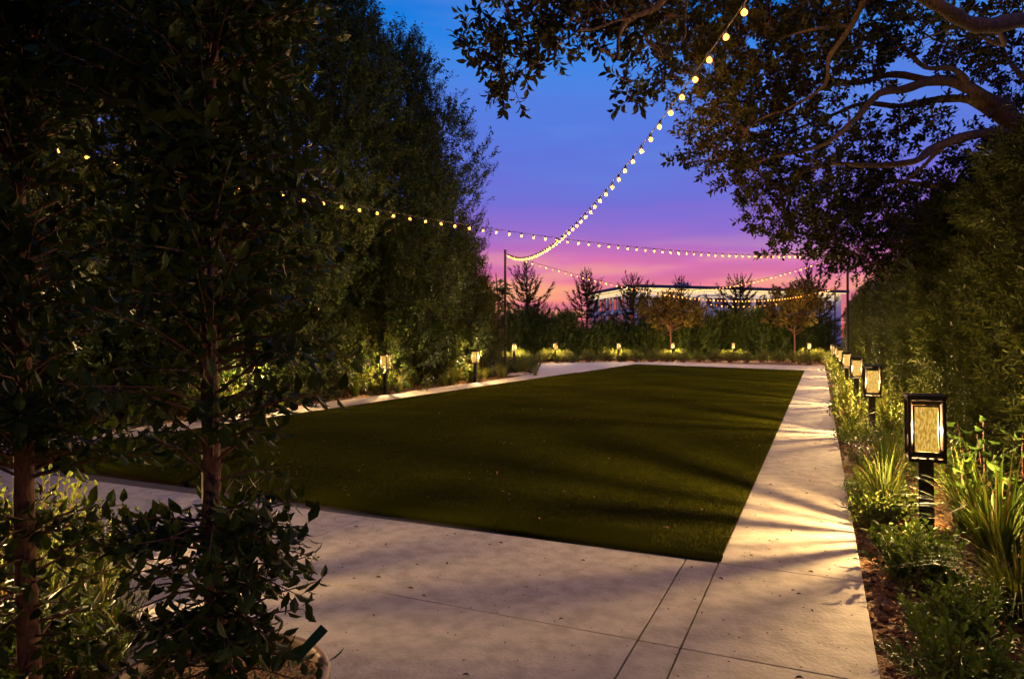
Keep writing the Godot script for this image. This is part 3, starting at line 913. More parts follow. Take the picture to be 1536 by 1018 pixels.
func _ready():
	# ---- camera, sky, exposure
	var cam := Camera3D.new()
	cam.name = "camera"
	cam.position = EYE
	cam.rotation = Vector3(-0.0039, YAW, 0)
	cam.fov = rad_to_deg(2.0 * atan(509.0 / FOCAL))
	cam.near = 0.05; cam.far = 900.0
	cam.current = true
	add_child(cam)
	var env := Environment.new()
	env.background_mode = Environment.BG_SKY
	env.sky = make_sky()
	env.background_energy_multiplier = 1.0
	env.tonemap_mode = Environment.TONE_MAPPER_LINEAR
	env.tonemap_exposure = 1.0
	env.sdfgi_enabled = true; env.ssao_enabled = true; env.ssil_enabled = true
	var we := WorldEnvironment.new()
	we.name = "dusk_environment"; we.environment = env
	add_child(we)
	var lantern_e := 13.0
	var bulb_e := 0.32
	rng.seed = 77
	materials()

	# ---- shared leaf shapes
	M.broad_mb = []
	M.big_leaf = []
	M.big_leaf_mb = []
	M.fine_tufts = []
	M.yew_tufts = []
	M.fine_mb = []
	M.yew_mb = []
	M.gold_mb = []
	M.cedar_mb = []
	for k in 4:
		M.gold_mb.append(spray_broad(10, .085, .045, .15, Color(.085, .066, .014)))
		M.cedar_mb.append(spray_yew(30, .080, .013, .24, Color(.048, .070, .016)))
		M.broad_mb.append(spray_broad(10, .078, .041, .15, Color(.030, .030, .009)))
		M.fine_mb.append(spray_fine(24, .084, .042, .36, Color(.046, .074, .017)))
		M.yew_mb.append(spray_yew(30, .080, .013, .24, Color(.034, .040, .007)))
		var lb := MB.new()
		var f := rnd(.8, 1.2)
		lb.col = Color(.040 * f, .056 * f, .011 * f)
		lb.leaf(Vector3(0, 0, .012), Vector3.BACK, Vector3.UP, .075, .037, rnd(.08, .2), rnd(.05, .2))
		lb.tube([Vector3.ZERO, Vector3(0, .001, .014)], [.0012, .001], 3, false)
		M.big_leaf.append(lb.mesh()); M.big_leaf_mb.append(lb)
	for k in 5: M.fine_tufts.append(tuft(M.fine_mb, 32, .8, .6, 1.4, 1.15))
	M.cedar_tufts = []
	for k in 4:
		M.yew_tufts.append(tuft(M.yew_mb, 46, .9, .6, 2.3, 1.2))
		M.cedar_tufts.append(tuft(M.cedar_mb, 46, .9, .6, 2.3, 1.2))
	M.conifer = leafy(.5, .25)
	M.pine = leafy(.6, .1)
	M.pine_branch = []
	for q in 4:
		var b := MB.new()
		var pts := []
		var rad := []
		var bow := rnd(.18, .40)
		var side := rnd(-.12, .12)
		for k in 9:
			var t := k / 8.0
			pts.append(Vector3(side * t * t, -.10 * sin(PI * t) + bow * t * t, t)); rad.append(.022 * (1.0 - .75 * t))
		b.col = Color(.06, .042, .024)
		b.tube(pts, rad, 4, false)
		for k in 30:
			var t := rnd(.12, 1.0)
			var f0 := t * 7.99
			var p: Vector3 = pts[int(f0)].lerp(pts[int(f0) + 1], f0 - int(f0))
			var sd := 1.0 if k % 2 else -1.0
			var e := p + Vector3(sd * rnd(.05, .16) * (1.15 - t), rnd(.0, .10), rnd(.05, .2))
			b.col = Color(.05, .04, .02)
			b.tube([p, e], [.005, .002], 3, false)
			for m in 9:
				var u := rnd(.1, 1.0)
				var f := rnd(.6, 1.3)
				b.col = Color(.036 * f, .044 * f, .014 * f)
				b.sliver(p.lerp(e, u), ((e - p).normalized() + rdir() * .6 + Vector3.UP * .3).normalized(), Vector3.UP + rdir() * .4, rnd(.05, .11), .018)
		M.pine_branch.append(b.mesh())
	M.grasses = [grass_mesh(130, .62, .010, 1.0, Color(.11, .14, .022)), grass_mesh(110, .55, .009, 1.25, Color(.125, .14, .024)), grass_mesh(90, .42, .007, 1.1, Color(.12, .13, .035)), grass_mesh(150, .75, .012, .9, Color(.10, .14, .02))]
	M.shrubs = [shrub_mesh(.40, .30, 44, .056, .027, Color(.10, .145, .020)), shrub_mesh(.30, .32, 42, .050, .025, Color(.11, .15, .022)), shrub_mesh(.75, .36, 80, .058, .028, Color(.11, .135, .02)), shrub_mesh(.28, .30, 48, .038, .017, Color(.125, .14, .045))]

	# ---- ground, paving, lawn
	var gm := MB.new()
	gm.quad(Vector3(-400, -.035, 400), Vector3(400, -.035, 400), Vector3(400, -.035, -400), Vector3(-400, -.035, -400))
	struct("ground", gm.mesh(), M.soil)
	var pav := Node3D.new()
	pav.name = "pavement"; add_child(pav)
	pav.set_meta("kind", "structure")
	var jb := MB.new()
	jb.quad(Vector3(-12.0, -.012, 3.2), Vector3(.246, -.012, 3.2), Vector3(.246, -.012, -4.9), Vector3(-12.0, -.012, -4.9))
	jb.quad(Vector3(-.60, -.012, -4.9), Vector3(.246, -.012, -4.9), Vector3(.246, -.012, -39), Vector3(-.60, -.012, -39))
	part("joint_bed", jb.mesh(), M.joint, pav)
	var slab := func(x0, x1, z0, z1):
		var b := MB.new()
		b.box(Vector3((x0 + x1) / 2.0, -.02, (z0 + z1) / 2.0), Vector3(x1 - x0 - .009, .04, z0 - z1 - .009), .003)
		part("slab", b.mesh(), M.concrete, pav)
	var xs := [-10.6, -8.1, -5.75, -3.45, -.82, -.61, .25]
	var zs := [1.0, -1.2, -3.33, -4.69]
	for a in xs.size() - 1:
		for b in zs.size() - 1:
			slab.call(xs[a], xs[a + 1], zs[b], zs[b + 1])
	var z := -4.69
	while z > -38.0:
		slab.call(-.61, .25, z, maxf(z - 3.05, -38.2))
		z -= 3.05
	z = -4.69
	while z > -22.9:
		slab.call(-10.3, -9.22, z, maxf(z - 3.05, -22.99))
		z -= 3.05
	var poly := PackedVector2Array([Vector2(-9.22, -22.99), Vector2(-10.3, -22.99), Vector2(-10.75, -25.8), Vector2(-14.7, -34.5), Vector2(-11.9, -39.0), Vector2(-8.3, -40.6), Vector2(-4.0, -39.4), Vector2(.25, -38.2), Vector2(-.61, -38.2), Vector2(-.61, -32.8), Vector2(-9.06, -36.5)])
	var idx := Geometry2D.triangulate_polygon(poly)
	var pb := MB.new()
	for k in range(0, idx.size(), 3):
		var q := []
		for m in 3: q.append(Vector3(poly[idx[k + m]].x, 0, poly[idx[k + m]].y))
		if (q[1] - q[0]).cross(q[2] - q[0]).y < 0: q.reverse()
		pb.tri(q[0], q[1], q[2])
	for k in poly.size():
		var a := poly[k]
		var b := poly[(k + 1) % poly.size()]
		pb.quad(Vector3(a.x, -.04, a.y), Vector3(b.x, -.04, b.y), Vector3(b.x, 0, b.y), Vector3(a.x, 0, a.y))
	part("far_slab", pb.mesh(), M.concrete, pav)
	# crumbs of leaf and soil on the paving
	var crumb := MB.new()
	crumb.col = Color(.10, .07, .045)
	crumb.leaf(Vector3(0, .002, -.01), Vector3.BACK, Vector3.UP, .022, .011, .3, .1)
	var cx := []
	var cc := []
	for k in 1500:
		var p := Vector3(rnd(-6.5, .2), .002, rnd(-4.68, -1.2)) if k < 1050 else Vector3(rnd(-.58, .24), .002, -4.7 - pow(rng.randf(), 2.0) * 25.0)
		cx.append(Transform3D(Basis(Vector3.UP, rnd(0, TAU)).scaled(Vector3.ONE * (rnd(.25, .75) if rng.randf() < .93 else rnd(1.0, 2.0))), p)); cc.append(Color(1, 1, 1) * rnd(.4, 1.4))
	multi("leaf_crumbs", crumb.mesh(), M.chips, cx, cc, pav)

	# the lawn: four-cornered, with a slightly bowed near edge
	var lawn_pts := PackedVector2Array([Vector2(-.61, -4.70), Vector2(-2.0, -4.74), Vector2(-3.45, -4.80), Vector2(-5.4, -4.93), Vector2(-7.3, -5.04), Vector2(-9.2, -5.02), Vector2(-9.22, -22.9), Vector2(-9.06, -36.45), Vector2(-.62, -32.75)])
	var lm := MB.new()
	var li := Geometry2D.triangulate_polygon(lawn_pts)
	for k in range(0, li.size(), 3):
		var q := []
		for m in 3: q.append(Vector3(lawn_pts[li[k + m]].x, .004, lawn_pts[li[k + m]].y))
		if (q[1] - q[0]).cross(q[2] - q[0]).y < 0: q.reverse()
		lm.tri(q[0], q[1], q[2])
	var lawn := struct("lawn", lm.mesh(), M.turf_base)
	var patches := []
	for q in 4:
		var b := MB.new()
		for k in 1900:
			var p := Vector3(rnd(-.25, .25), 0, rnd(-.25, .25))
			var an := rnd(0, TAU)
			var s := Vector3(cos(an), 0, sin(an)) * .0026
			var f := rnd(.6, 1.35)
			b.col = Color(.064 * f * rnd(.85, 1.15), .068 * f, .005 * f)
			b.tri(p - s, p + s, p + Vector3(rnd(-.016, .016), rnd(.018, .036), rnd(-.016, .016)))
		patches.append(b.mesh())
	var tx := []
	var tc := []
	var nzl := FastNoiseLite.new()
	nzl.seed = 5; nzl.frequency = .22
	var fits := func(c: Vector2, h: float) -> bool:
		for q in [Vector2(h, h), Vector2(-h, h), Vector2(h, -h), Vector2(-h, -h)]:
			if not Geometry2D.is_point_in_polygon(c + q, lawn_pts): return false
		return true
	var lay := func(c: Vector2, sc: float):
		tx.append(Transform3D(Basis(Vector3.UP, (rng.randi() % 4) * PI / 2) * Basis.from_scale(Vector3(sc, 1, sc)), Vector3(c.x, .004, c.y)))
		var f := 1.0 + .35 * nzl.get_noise_2d(c.x * 2.0, c.y * 2.0)
		tc.append(Color(f, f, f))
	for ix in 18:
		for iz in 66:
			var c := Vector2(-.86 - ix * .49, -4.95 - iz * .49)
			if fits.call(c, .235): lay.call(c, 1.0)
			else:
				for e in 16:
					var c2 := c + Vector2((e % 4 - 1.5) * .1225, (e / 4 - 1.5) * .1225)
					if fits.call(c2, .045): lay.call(c2, .25)
	for e in 280:      # a fringe along the near edge
		var xx := -.65 - e * .0306
		var k := 0
		while k < 4 and lawn_pts[k + 1].x > xx: k += 1
		var t := (xx - lawn_pts[k].x) / (lawn_pts[k + 1].x - lawn_pts[k].x)
		lay.call(lawn_pts[k].lerp(lawn_pts[k + 1], t) + Vector2(0, -.05), .22)
	var pk := [[], [], [], []]
	var pc := [[], [], [], []]
	for k in tx.size():
		pk[k % 4].append(tx[k]); pc[k % 4].append(tc[k])
	for q in 4: multi("turf", patches[q], M.turf, pk[q], pc[q], lawn)
	# fallen leaves on the turf
	var fl := MB.new()
	fl.col = Color(.30, .17, .09)
	fl.leaf(Vector3(0, 0, -.02), Vector3.BACK, Vector3.UP, .05, .022, .3, .2)
	var fx := []
	var fc := []
	for k in 420:
		var p2 := Vector3(rnd(-9.0, -.7), .034, -5.1 - 18.0 * pow(rng.randf(), 1.4))
		fx.append(Transform3D(Basis(Vector3.UP, rnd(0, TAU)) * Basis(Vector3.RIGHT, rnd(-.5, .5)) * Basis.from_scale(Vector3.ONE * rnd(.35, 1.0)), p2)); fc.append(Color(1, 1, 1) * rnd(.5, 1.3))
	multi("fallen_leaves", fl.mesh(), M.chips, fx, fc, lawn)
	# bark mulch in the beds
	var chip := MB.new()
	chip.col = Color(.24, .11, .04)
	chip.box(Vector3.ZERO, Vector3(.05, .010, .018), 0)
	var mx := []
	var mc := []
	for k in 9000:
		var p3 := Vector3(rnd(.26, 1.9), -.03, -2.2 - 22.0 * pow(rng.randf(), 1.7)) if k < 6000 else Vector3(rnd(-12.0, -10.32), -.03, rnd(-24.0, -4.0))
		if k > 8200: p3 = Vector3(rnd(-5.5, -2.3), .015, rnd(-2.4, .6))
		mx.append(Transform3D(Basis(Vector3.UP, rnd(0, TAU)) * Basis(Vector3.RIGHT, rnd(-.7, .7)) * Basis(Vector3.BACK, rnd(-.4, .4)) * Basis.from_scale(Vector3.ONE * rnd(.3, 1.2)), p3 + Vector3.UP * rnd(0, .012)))
		mc.append(Color(1, 1, 1) * rnd(.35, 1.5))
	var mulch := multi(numbered("mulch"), chip.mesh(), M.chips, mx, mc, self)
	tag(mulch, "red brown bark mulch scattered over the planting beds", "mulch")
	# a bed at the near left, edged against the paving
	var nb := MB.new()
	var ring := [Vector3(-2.55, 0, .9), Vector3(-2.45, 0, -1.2), Vector3(-2.75, 0, -2.0), Vector3(-3.5, 0, -2.55), Vector3(-5.2, 0, -2.6), Vector3(-7.5, 0, -2.4), Vector3(-7.5, 0, .9)]
	var mid := Vector3(-4.6, .05, -.8)
	for k in ring.size():
		var a3: Vector3 = ring[k]
		var b3: Vector3 = ring[(k + 1) % ring.size()]
		nb.tri(mid, b3 + Vector3.UP * .012, a3 + Vector3.UP * .012)
	struct("planting_bed", nb.mesh(), M.soil)

	# ---- far building and street lamps
	building()
	for a in [[1041, 82.0, 6.5, "curved grey street lamp standing farther left behind the far hedge"], [1060, 74.0, 5.2, "curved grey street lamp, the lower one behind the far hedge"]]:
		street_lamp(a)

	# ---- festoon poles and strings
	var A := Vector3(-11.2, 4.75, -24.4)
	var B := Vector3(.94, 4.95, -31.1)
	var C := Vector3(.9, 5.0, -54.0)
	var D := Vector3(-11.0, 5.0, -48.0)
	var P := Vector3(1.5, 5.4, -3.0)
	var Q := Vector3(-12.0, 4.7, -4.0)
	light_pole(Vector3(A.x - .1, 0, A.z), 4.9, "slim black pole beside the far paving where two light strings meet")
	light_pole(Vector3(B.x + .1, 0, B.z), 5.08, "slim black pole rising from the hedge beside the path")
	light_pole(Vector3(C.x + .1, 0, C.z), 5.1, "slim dark pole beyond the far hedge at the end of the path")
	light_pole(Vector3(D.x - .1, 0, D.z), 5.1, "slim dark pole hidden among the star pines beyond the far hedge")
	festoon(A, P, 1.3, "festoon string climbing steeply from the pole by the paving into the fig tree", bulb_e)
	festoon(Q, B, .8, "long festoon string crossing the whole lawn from the tall trees to the hedge pole", bulb_e)
	festoon(A, C, 1.3, "festoon string running from the pole by the paving over the far hedge", bulb_e, 2)
	festoon(B, D, .7, "festoon string slanting down from the hedge pole towards the star pines", bulb_e, 2)
	festoon(D, C, 1.3, "lowest festoon string, sagging in front of the pale building", bulb_e, 2)

	# ---- lanterns
	var lz := lamp_z
	for k in lz.size():
		make_lantern(Vector3(.72, -.03, lz[k]), "black bollard lantern, %s along the hedge counting from the near paving" % ord[k], 0.0, lantern_e)
	var llz := [-10.4, -15.2, -20.39]
	for k in 3:
		make_lantern(Vector3(-10.55, -.03, llz[k]), ["black bollard lantern half hidden by young tree leaves beside the left path", "black bollard lantern among lit grasses under the tall trees", "black bollard lantern under the tall trees close to the festoon pole"][k], 0.0, lantern_e)
	var far := [[771, 39.0, "lantern just behind the festoon pole by the far paving"], [833, 42.0, "lantern at the wide paving's far edge"], [928, 43.5, "lantern in the far bed below the star pines"], [1009, 44.5, "lantern in the far bed beside an orange-lit trunk"], [1100, 44.5, "lantern in the far bed wrapped in pale lit leaves"], [1214, 43.0, "lantern in the far bed near the end of the hedge path"]]
	for a in far:
		make_lantern(gp(a[0], a[1], .06), "lit bollard " + a[2], .2, lantern_e * 1.7)
		for k in 5:
			var an := rnd(-.3, .3) + PI * (k - .5) / 4.0 + YAW
			plant_shrub(gp(a[0], a[1], -.03) + Vector3(cos(an), 0, -sin(an)) * rnd(.5, .75), 2, rnd(.95, 1.35), "lit shrub round the " + a[2], "lit shrubs in the far bed")
	make_lantern(gp(-72, 3.4), "black bollard lantern in the bed beside the young trees", .2, lantern_e * .5)
	make_lantern(Vector3(.74, -.03, .1), "black bollard lantern at the start of the hedge row, beside the near paving", 0.0, lantern_e * .09)

	# ---- trees and hedges
	big_tree()
	ficus_standard(gp(322, 2.5), "young ficus tree in a clay pot with a bare reddish stem", 100, 430, true, 501)
	pot(gp(326, 2.5))
	ficus_standard(gp(40, 2.6), "young ficus tree planted in the bed beside the potted one", 58, 430, false, 502)
	rng.seed = 900
	var tt := [[-12.8, -6.2, 10.5, 2.3], [-12.6, -9.4, 11.5, 2.4], [-12.9, -12.6, 11.8, 2.5], [-12.6, -15.8, 11.6, 2.4], [-12.8, -18.9, 11.6, 2.4], [-13.2, -20.9, 9.4, 1.75]]
	var tl := ["tall dark evergreen tree behind the young trees, first of its row", "tall dark evergreen tree with bare forked limbs, second of its row", "tall evergreen tree, third of its row behind the left path", "tall evergreen tree behind the lantern with lit grasses", "tall evergreen tree with wispy top, fifth of its row", "shorter evergreen tree with feathery outline at the end of its row by the festoon pole"]
	for k in tt.size():
		tall_tree(Vector3(tt[k][0], -.03, tt[k][1]), tt[k][2], tt[k][3], tl[k], k % 2, k * 1.9)
	for a in [[-9.5, -.8, 9.0], [-6.2, 3.4, 9.5], [-1.6, 4.6, 9.0], [3.4, 3.2, 8.5]]:  # out-of-view trees, added to block sky light from the near paving
		tall_tree(Vector3(a[0], -.03, a[1]), a[2], 2.4, "unseen tall evergreen tree added at the near end to hold back sky light", 1, a[0])
	# undergrowth below the tall trees
	rng.seed = 950
	var dark := [hedge_shape(2.1, 1.6, 3.8, false, 46, 1.5), hedge_shape(2.1, 1.6, 3.8, false, 46, 1.5)]
	for k in 12:
		hedge_plant(Vector3(-12.0 + rnd(-.2, .3), -.03, -4.4 - k * 1.72), dark[k % 2], "dark evergreen shrub under the %s tall tree of the row by the left path" % ord[mini(k / 2, 5)], "dark shrubs under the tall trees", "dark_shrub", Vector3(1.05, rnd(.8, 1.2), 1.05), (k / 2) * PI)
	# the clipped hedge along the path
	var clip := [hedge_shape(1.35, 1.0, 3.2, true, 1500, 1.0), hedge_shape(1.35, 1.0, 3.2, true, 1500, 1.0)]
	var hz := -2.0
	var hn := 0
	while hz > -46.0:
		var w := 1.35 if hz > -16 else 1.9
		hedge_plant(Vector3(2.22 + rnd(-.10, .14), -.03, hz - w / 2), clip[hn % 2], "tall clipped hedge plant nearest the %s lantern along the hedge" % by_lamp(hz - w / 2), "clipped hedge along the lantern path", "hedge_shrub", Vector3(1, rnd(.92, 1.05), w / 1.35))
		hz -= w
		hn += 1
	# the far hedge, seen beyond the back bed
	var con := [hedge_shape(2.2, 1.7, 3.0, false, 34, 1.75, "cedar_tufts"), hedge_shape(2.2, 1.7, 3.0, false, 34, 1.75, "cedar_tufts")]
	for k in 17:
		var u := 764.0 + k * 29.5
		var t := 49.3 + 1.2 * sin(k * 1.3)
		var hh := rnd(.86, 1.16) if u < 860 or u > 975 else rnd(.72, .88)
		hedge_plant(gp(u, t, -.03), con[k % 2], "bushy green conifer hedge plant %s" % ("beyond the wide paving by the festoon pole" if u < 880 else "before the red-windowed building wall" if u < 975 else "behind the orange-lit round trees"), "conifer hedge behind the far bed", "conifer_shrub", Vector3(1, hh, 1), -1.1 + (k / 2 % 2) * PI)
	var pines := [[790, 55, 392, 62], [880, 56, 403, 56], [950, 53, 411, 56], [1022, 62, 412, 40], [1110, 57, 414, 64], [1214, 58, 400, 62], [733, 52, 425, 44]]
	var pl := ["star pine with upswept branches beside the festoon pole", "star pine with thin curved branches left of the building's end", "star pine standing before the corner of the pale building", "slim star pine rising behind the orange-lit round tree", "dark star pine standing before the square building windows", "star pine with feathery tip behind the second round tree", "small star pine half hidden behind the tall trees"]
	for k in pines.size():
		var a = pines[k]
		star_pine(gp(a[0], a[1], -.03), 1.5 + (505 - a[2]) / FOCAL * a[1], a[3] / FOCAL * a[1], pl[k], 700 + k)
	small_tree(gp(1006, 46.8, -.03), 4.6, 2.1, 1.8, "round ornamental tree lit orange, in front of the building's middle", 811)
	small_tree(gp(1192, 46.8, -.03), 5.4, 2.0, 1.8, "round ornamental tree lit orange, near the end of the hedge path", 812)
	drooping_plant(gp(748, 27.5, -.03))

	# ---- bed plants
	rng.seed = 3001
	bed_plants()

func pot(at: Vector3):
	var o := thing("plant_pot", "round reddish clay pot with a rolled rim holding the young tree", "pot", at)
	var b := MB.new()
	b.lathe([Vector2(.001, .0), Vector2(.25, .0), Vector2(.28, .02), Vector2(.33, .12), Vector2(.36, .19), Vector2(.368, .20), Vector2(.39, .205), Vector2(.40, .218), Vector2(.40, .24), Vector2(.39, .252), Vector2(.375, .255), Vector2(.36, .245), Vector2(.35, .19)], 48)
	part("bowl", b.mesh(), M.pot, o)
	var s := MB.new()
	for k in 32:
		var a := TAU * k / 32
		var c := TAU * (k + 1) / 32
		s.tri(Vector3(0, .225, 0), Vector3(cos(c) * .355, .20, -sin(c) * .355) * Vector3(1, 1, -1), Vector3(cos(a) * .355, .20, -sin(a) * .355) * Vector3(1, 1, -1))
	part("potting_soil", s.mesh(), M.soil, o)
	var t := thing("plant_tag", "dark green plastic strip leaning out of the clay pot", "plant tag", px(446, 985, 2.42))
	var tb := MB.new()
	var dr := (px(486, 942, 2.40) - px(446, 985, 2.42))
	tb.box(Vector3.ZERO, Vector3(.034, dr.length(), .003), .001)
	var ti := part("strip", tb.mesh(), M.tag, t)
	var y := dr.normalized()
	var x := y.cross(fwd).normalized()
	ti.transform = Transform3D(Basis(x, y, x.cross(y)), dr / 2)

func building():
	var e0 := px(884, 444.0, 152.0)
	var e1 := px(954, 431.5, 127.0)
	var e2 := px(1262, 440.0, 143.0)
	var H := 10.55
	for q in [e0, e1, e2]: q.y = H
	e0.y = H; e1.y = H; e2.y = H
	var o := thing("pale_building", "long pale three-storey building with glowing eaves beyond the far hedge", "building", Vector3(e1.x, 0, e1.z))
	var base := Vector3(e1.x, 0, e1.z)
	var wing := func(a: Vector3, b: Vector3, called: String, red: bool):
		var d := (b - a); d.y = 0
		var L := d.length()
		d = d.normalized()
		var nrm := d.cross(Vector3.UP).normalized()
		if nrm.dot(EYE - a) < 0: nrm = -nrm
		var flip := d.cross(Vector3.UP).normalized().dot(nrm) > 0
		var xf := Transform3D(Basis(d, Vector3.UP, -nrm if flip else nrm) if false else Basis(d, Vector3.UP, d.cross(Vector3.UP)), Vector3(a.x, 0, a.z) - base)
		# local z = d x up; the face that looks at the lawn is at z = 0, towards +nrm
		var sgn := 1.0 if xf.basis.z.dot(nrm) > 0 else -1.0
		var w := MB.new()
		# the two wings meet in a mitre: the back corner of each is drawn in
		var mitred := func(m: MB, x0: float, x1: float, zf: float, depth: float, y0: float, y1: float):
			var bx0 := x0 if red else x0 + depth * .55
			var bx1 := x1 - depth * .55 if red else x1
			var f := [Vector3(x0, 0, sgn * zf), Vector3(x1, 0, sgn * zf), Vector3(bx1, 0, sgn * (zf - depth)), Vector3(bx0, 0, sgn * (zf - depth))]
			if sgn < 0: f = [f[3], f[2], f[1], f[0]]
			var p := []
			for y in [y0, y1]:
				for q in f: p.append(q + Vector3.UP * y)
			m.hexa(p)
		mitred.call(w, 0.0, L, 0.0, 14.0, 0.0, H)
		part(called, w.mesh(), M.stucco, o, xf)
		var r := MB.new()
		mitred.call(r, -.8 if red else .0, L if red else L + .8, 1.4, 15.6, H + .08, H + .62)
		part("roof", r.mesh(), M.roof, o, xf.translated_local(Vector3(0, .004 if red else 0.0, 0)))
		var s := MB.new()
		s.box(Vector3(L / 2, H - .02, sgn * .95), Vector3(L + 1.0, .12, .12), 0)
		var ls := part("eave_light", s.mesh(), M.strip, o, xf)
		var nl := int(L / 6.0)
		for k in nl:
			var l := AreaLight3D.new()
			l.name = "eave_glow"
			l.area_size = Vector2(L / nl, .12)
			l.light_energy = 6.5
			l.light_color = lin(1, .70, .30)
			l.area_range = 30.0
			l.shadow_enabled = true
			l.transform = Transform3D(Basis(Vector3.RIGHT, -PI / 2 + sgn * .55), Vector3(L * (k + .5) / nl, H - .12, sgn * .92))
			ls.add_child(l, true)
		var xw := 1.5
		var k2 := 0
		while xw < L - 1.2:
			for row in [0, 1]:
				var ww: float = ([.75, .55, .6, 1.5][k2 % 4] if red else [1.4, 1.1, 2.2, 1.2][k2 % 4])
				var hh := 2.1 if red else 1.5
				var yc: float = (H - 2.6 if red else H - 2.35) - row * 3.35
				var f := MB.new()
				f.box(Vector3(0, 0, 0), Vector3(ww + .2, hh + .2, .10), 0)
				var fo := part("window", f.mesh(), M.frame, o, Transform3D(xf.basis, xf * Vector3(xw, yc, sgn * .03)))
				var g := MB.new()
				g.box(Vector3(0, 0, sgn * .045), Vector3(ww, hh, .05), 0)
				part("pane", g.mesh(), M.red_pane if red and (k2 + row) % 3 != 2 else M.pane, fo)
				if red:
					var c := MB.new()
					c.box(Vector3(0, hh / 2 + .35, sgn * .3), Vector3(ww + .5, .08, .6), 0)
					part("window_hood", c.mesh(), M.frame, fo)
			xw += ([1.9, 1.6, 2.4, 2.2][k2 % 4] if red else [2.9, 2.5, 3.6, 2.6][k2 % 4])
			k2 += 1
		if not red:
			var u := MB.new()
			u.box(Vector3(L * .27, H + 1.15, -sgn * 5.0), Vector3(2.2, 1.0, 2.0), .05)
			part("roof_unit", u.mesh(), M.galvanised, o, xf)
			var an := MB.new()
			an.tube([Vector3(L * .36, H + .6, -sgn * 5.0), Vector3(L * .36, H + 1.9, -sgn * 5.0)], [.05, .03], 6)
			part("mast", an.mesh(), M.galvanised, o, xf)
	wing.call(e0, e1, "end_wall", true)
	wing.call(e1 + (e2 - e1).normalized() * .02, e2, "long_wall", false)

func street_lamp(a: Array):
	var at := gp(a[0], a[1], -.03)
	var o := thing("street_lamp", a[3], "street lamp", at, "curved street lamps beyond the hedge")
	var h: float = a[2]
	var pts := [Vector3.ZERO, Vector3(0, h * .5, 0), Vector3(0, h - .9, 0)]
	for k in 6:
		var an := PI / 2 * (k + 1) / 6.0
		pts.append(Vector3(0, h - .9, 0) + rgt * (.9 - .9 * cos(an)) + Vector3.UP * .9 * sin(an))
	pts.append(pts[-1] + rgt * 1.9)
	var rad := []
	for k in pts.size(): rad.append(.10 if k < 3 else .075)
	var b := MB.new()
	b.tube(pts, rad, 8)
	part("pole", b.mesh(), M.galvanised, o)
	var hd := MB.new()
	hd.box(Vector3.ZERO, Vector3(.9, .11, .30), .03)
	part("lamp_head", hd.mesh(), M.galvanised, o, Transform3D(Basis(Vector3.UP, YAW), pts[-1] + rgt * .4))

func drooping_plant(at: Vector3):
	rng.seed = 640
	var o := thing("umbrella_plant", "umbrella plant with long drooping leaves behind the festoon pole", "plant", at)
	var b := MB.new()
	b.tube([Vector3.ZERO, Vector3(.05, 2.0, 0), Vector3(-.1, 4.1, .05)], [.05, .04, .02], 6)
	part("stem", b.mesh(), M.young_bark, o)
	var lb := MB.new()
	lb.col = Color(.07, .085, .03)
	lb.leaf(Vector3.ZERO, Vector3.BACK, Vector3.UP, .42, .13, .2, .25)
	var lm := lb.mesh()
	for k in 14:
		var p := Vector3(rnd(-.15, .3), rnd(2.6, 4.2), rnd(-.2, .2)) + rgt * rnd(-.2, .35)
		for q in 6:
			var an := TAU * q / 6.0 + rnd(-.2, .2)
			part("leaf", lm, M.ficus, o, aim_leaf(p, Vector3(cos(an), -.55, sin(an)).normalized(), rnd(.8, 1.15)))

func broad_plant(at: Vector3, label: String, n: int, h: float):
	var o := thing("leafy_bush", label, "shrub", at, "broad-leaved bushes in the lantern bed")
	var s := MB.new()
	for k in 9:
		var e := Vector3(rnd(-.3, .3), h * rnd(.45, .85), rnd(-.35, .35))
		var a := e * Vector3(.2, 0, .2)
		s.tube([a, a.lerp(e, .5) + rdir() * .04, e], [.008, .005, .002], 4, false)
		for q in n / 9:
			var t := lerpf(.25, 1.0, float(q) / (n / 9 - 1))
			var an := q * 2.4 + k
			part("leaf", M.wide_leaf[q % 3], M.ficus, o, aim_leaf(a.lerp(e, t), Vector3(cos(an), rnd(-.1, .7), sin(an)).normalized(), rnd(.9, 1.5)))
	part("stems", s.mesh(), M.young_bark, o)

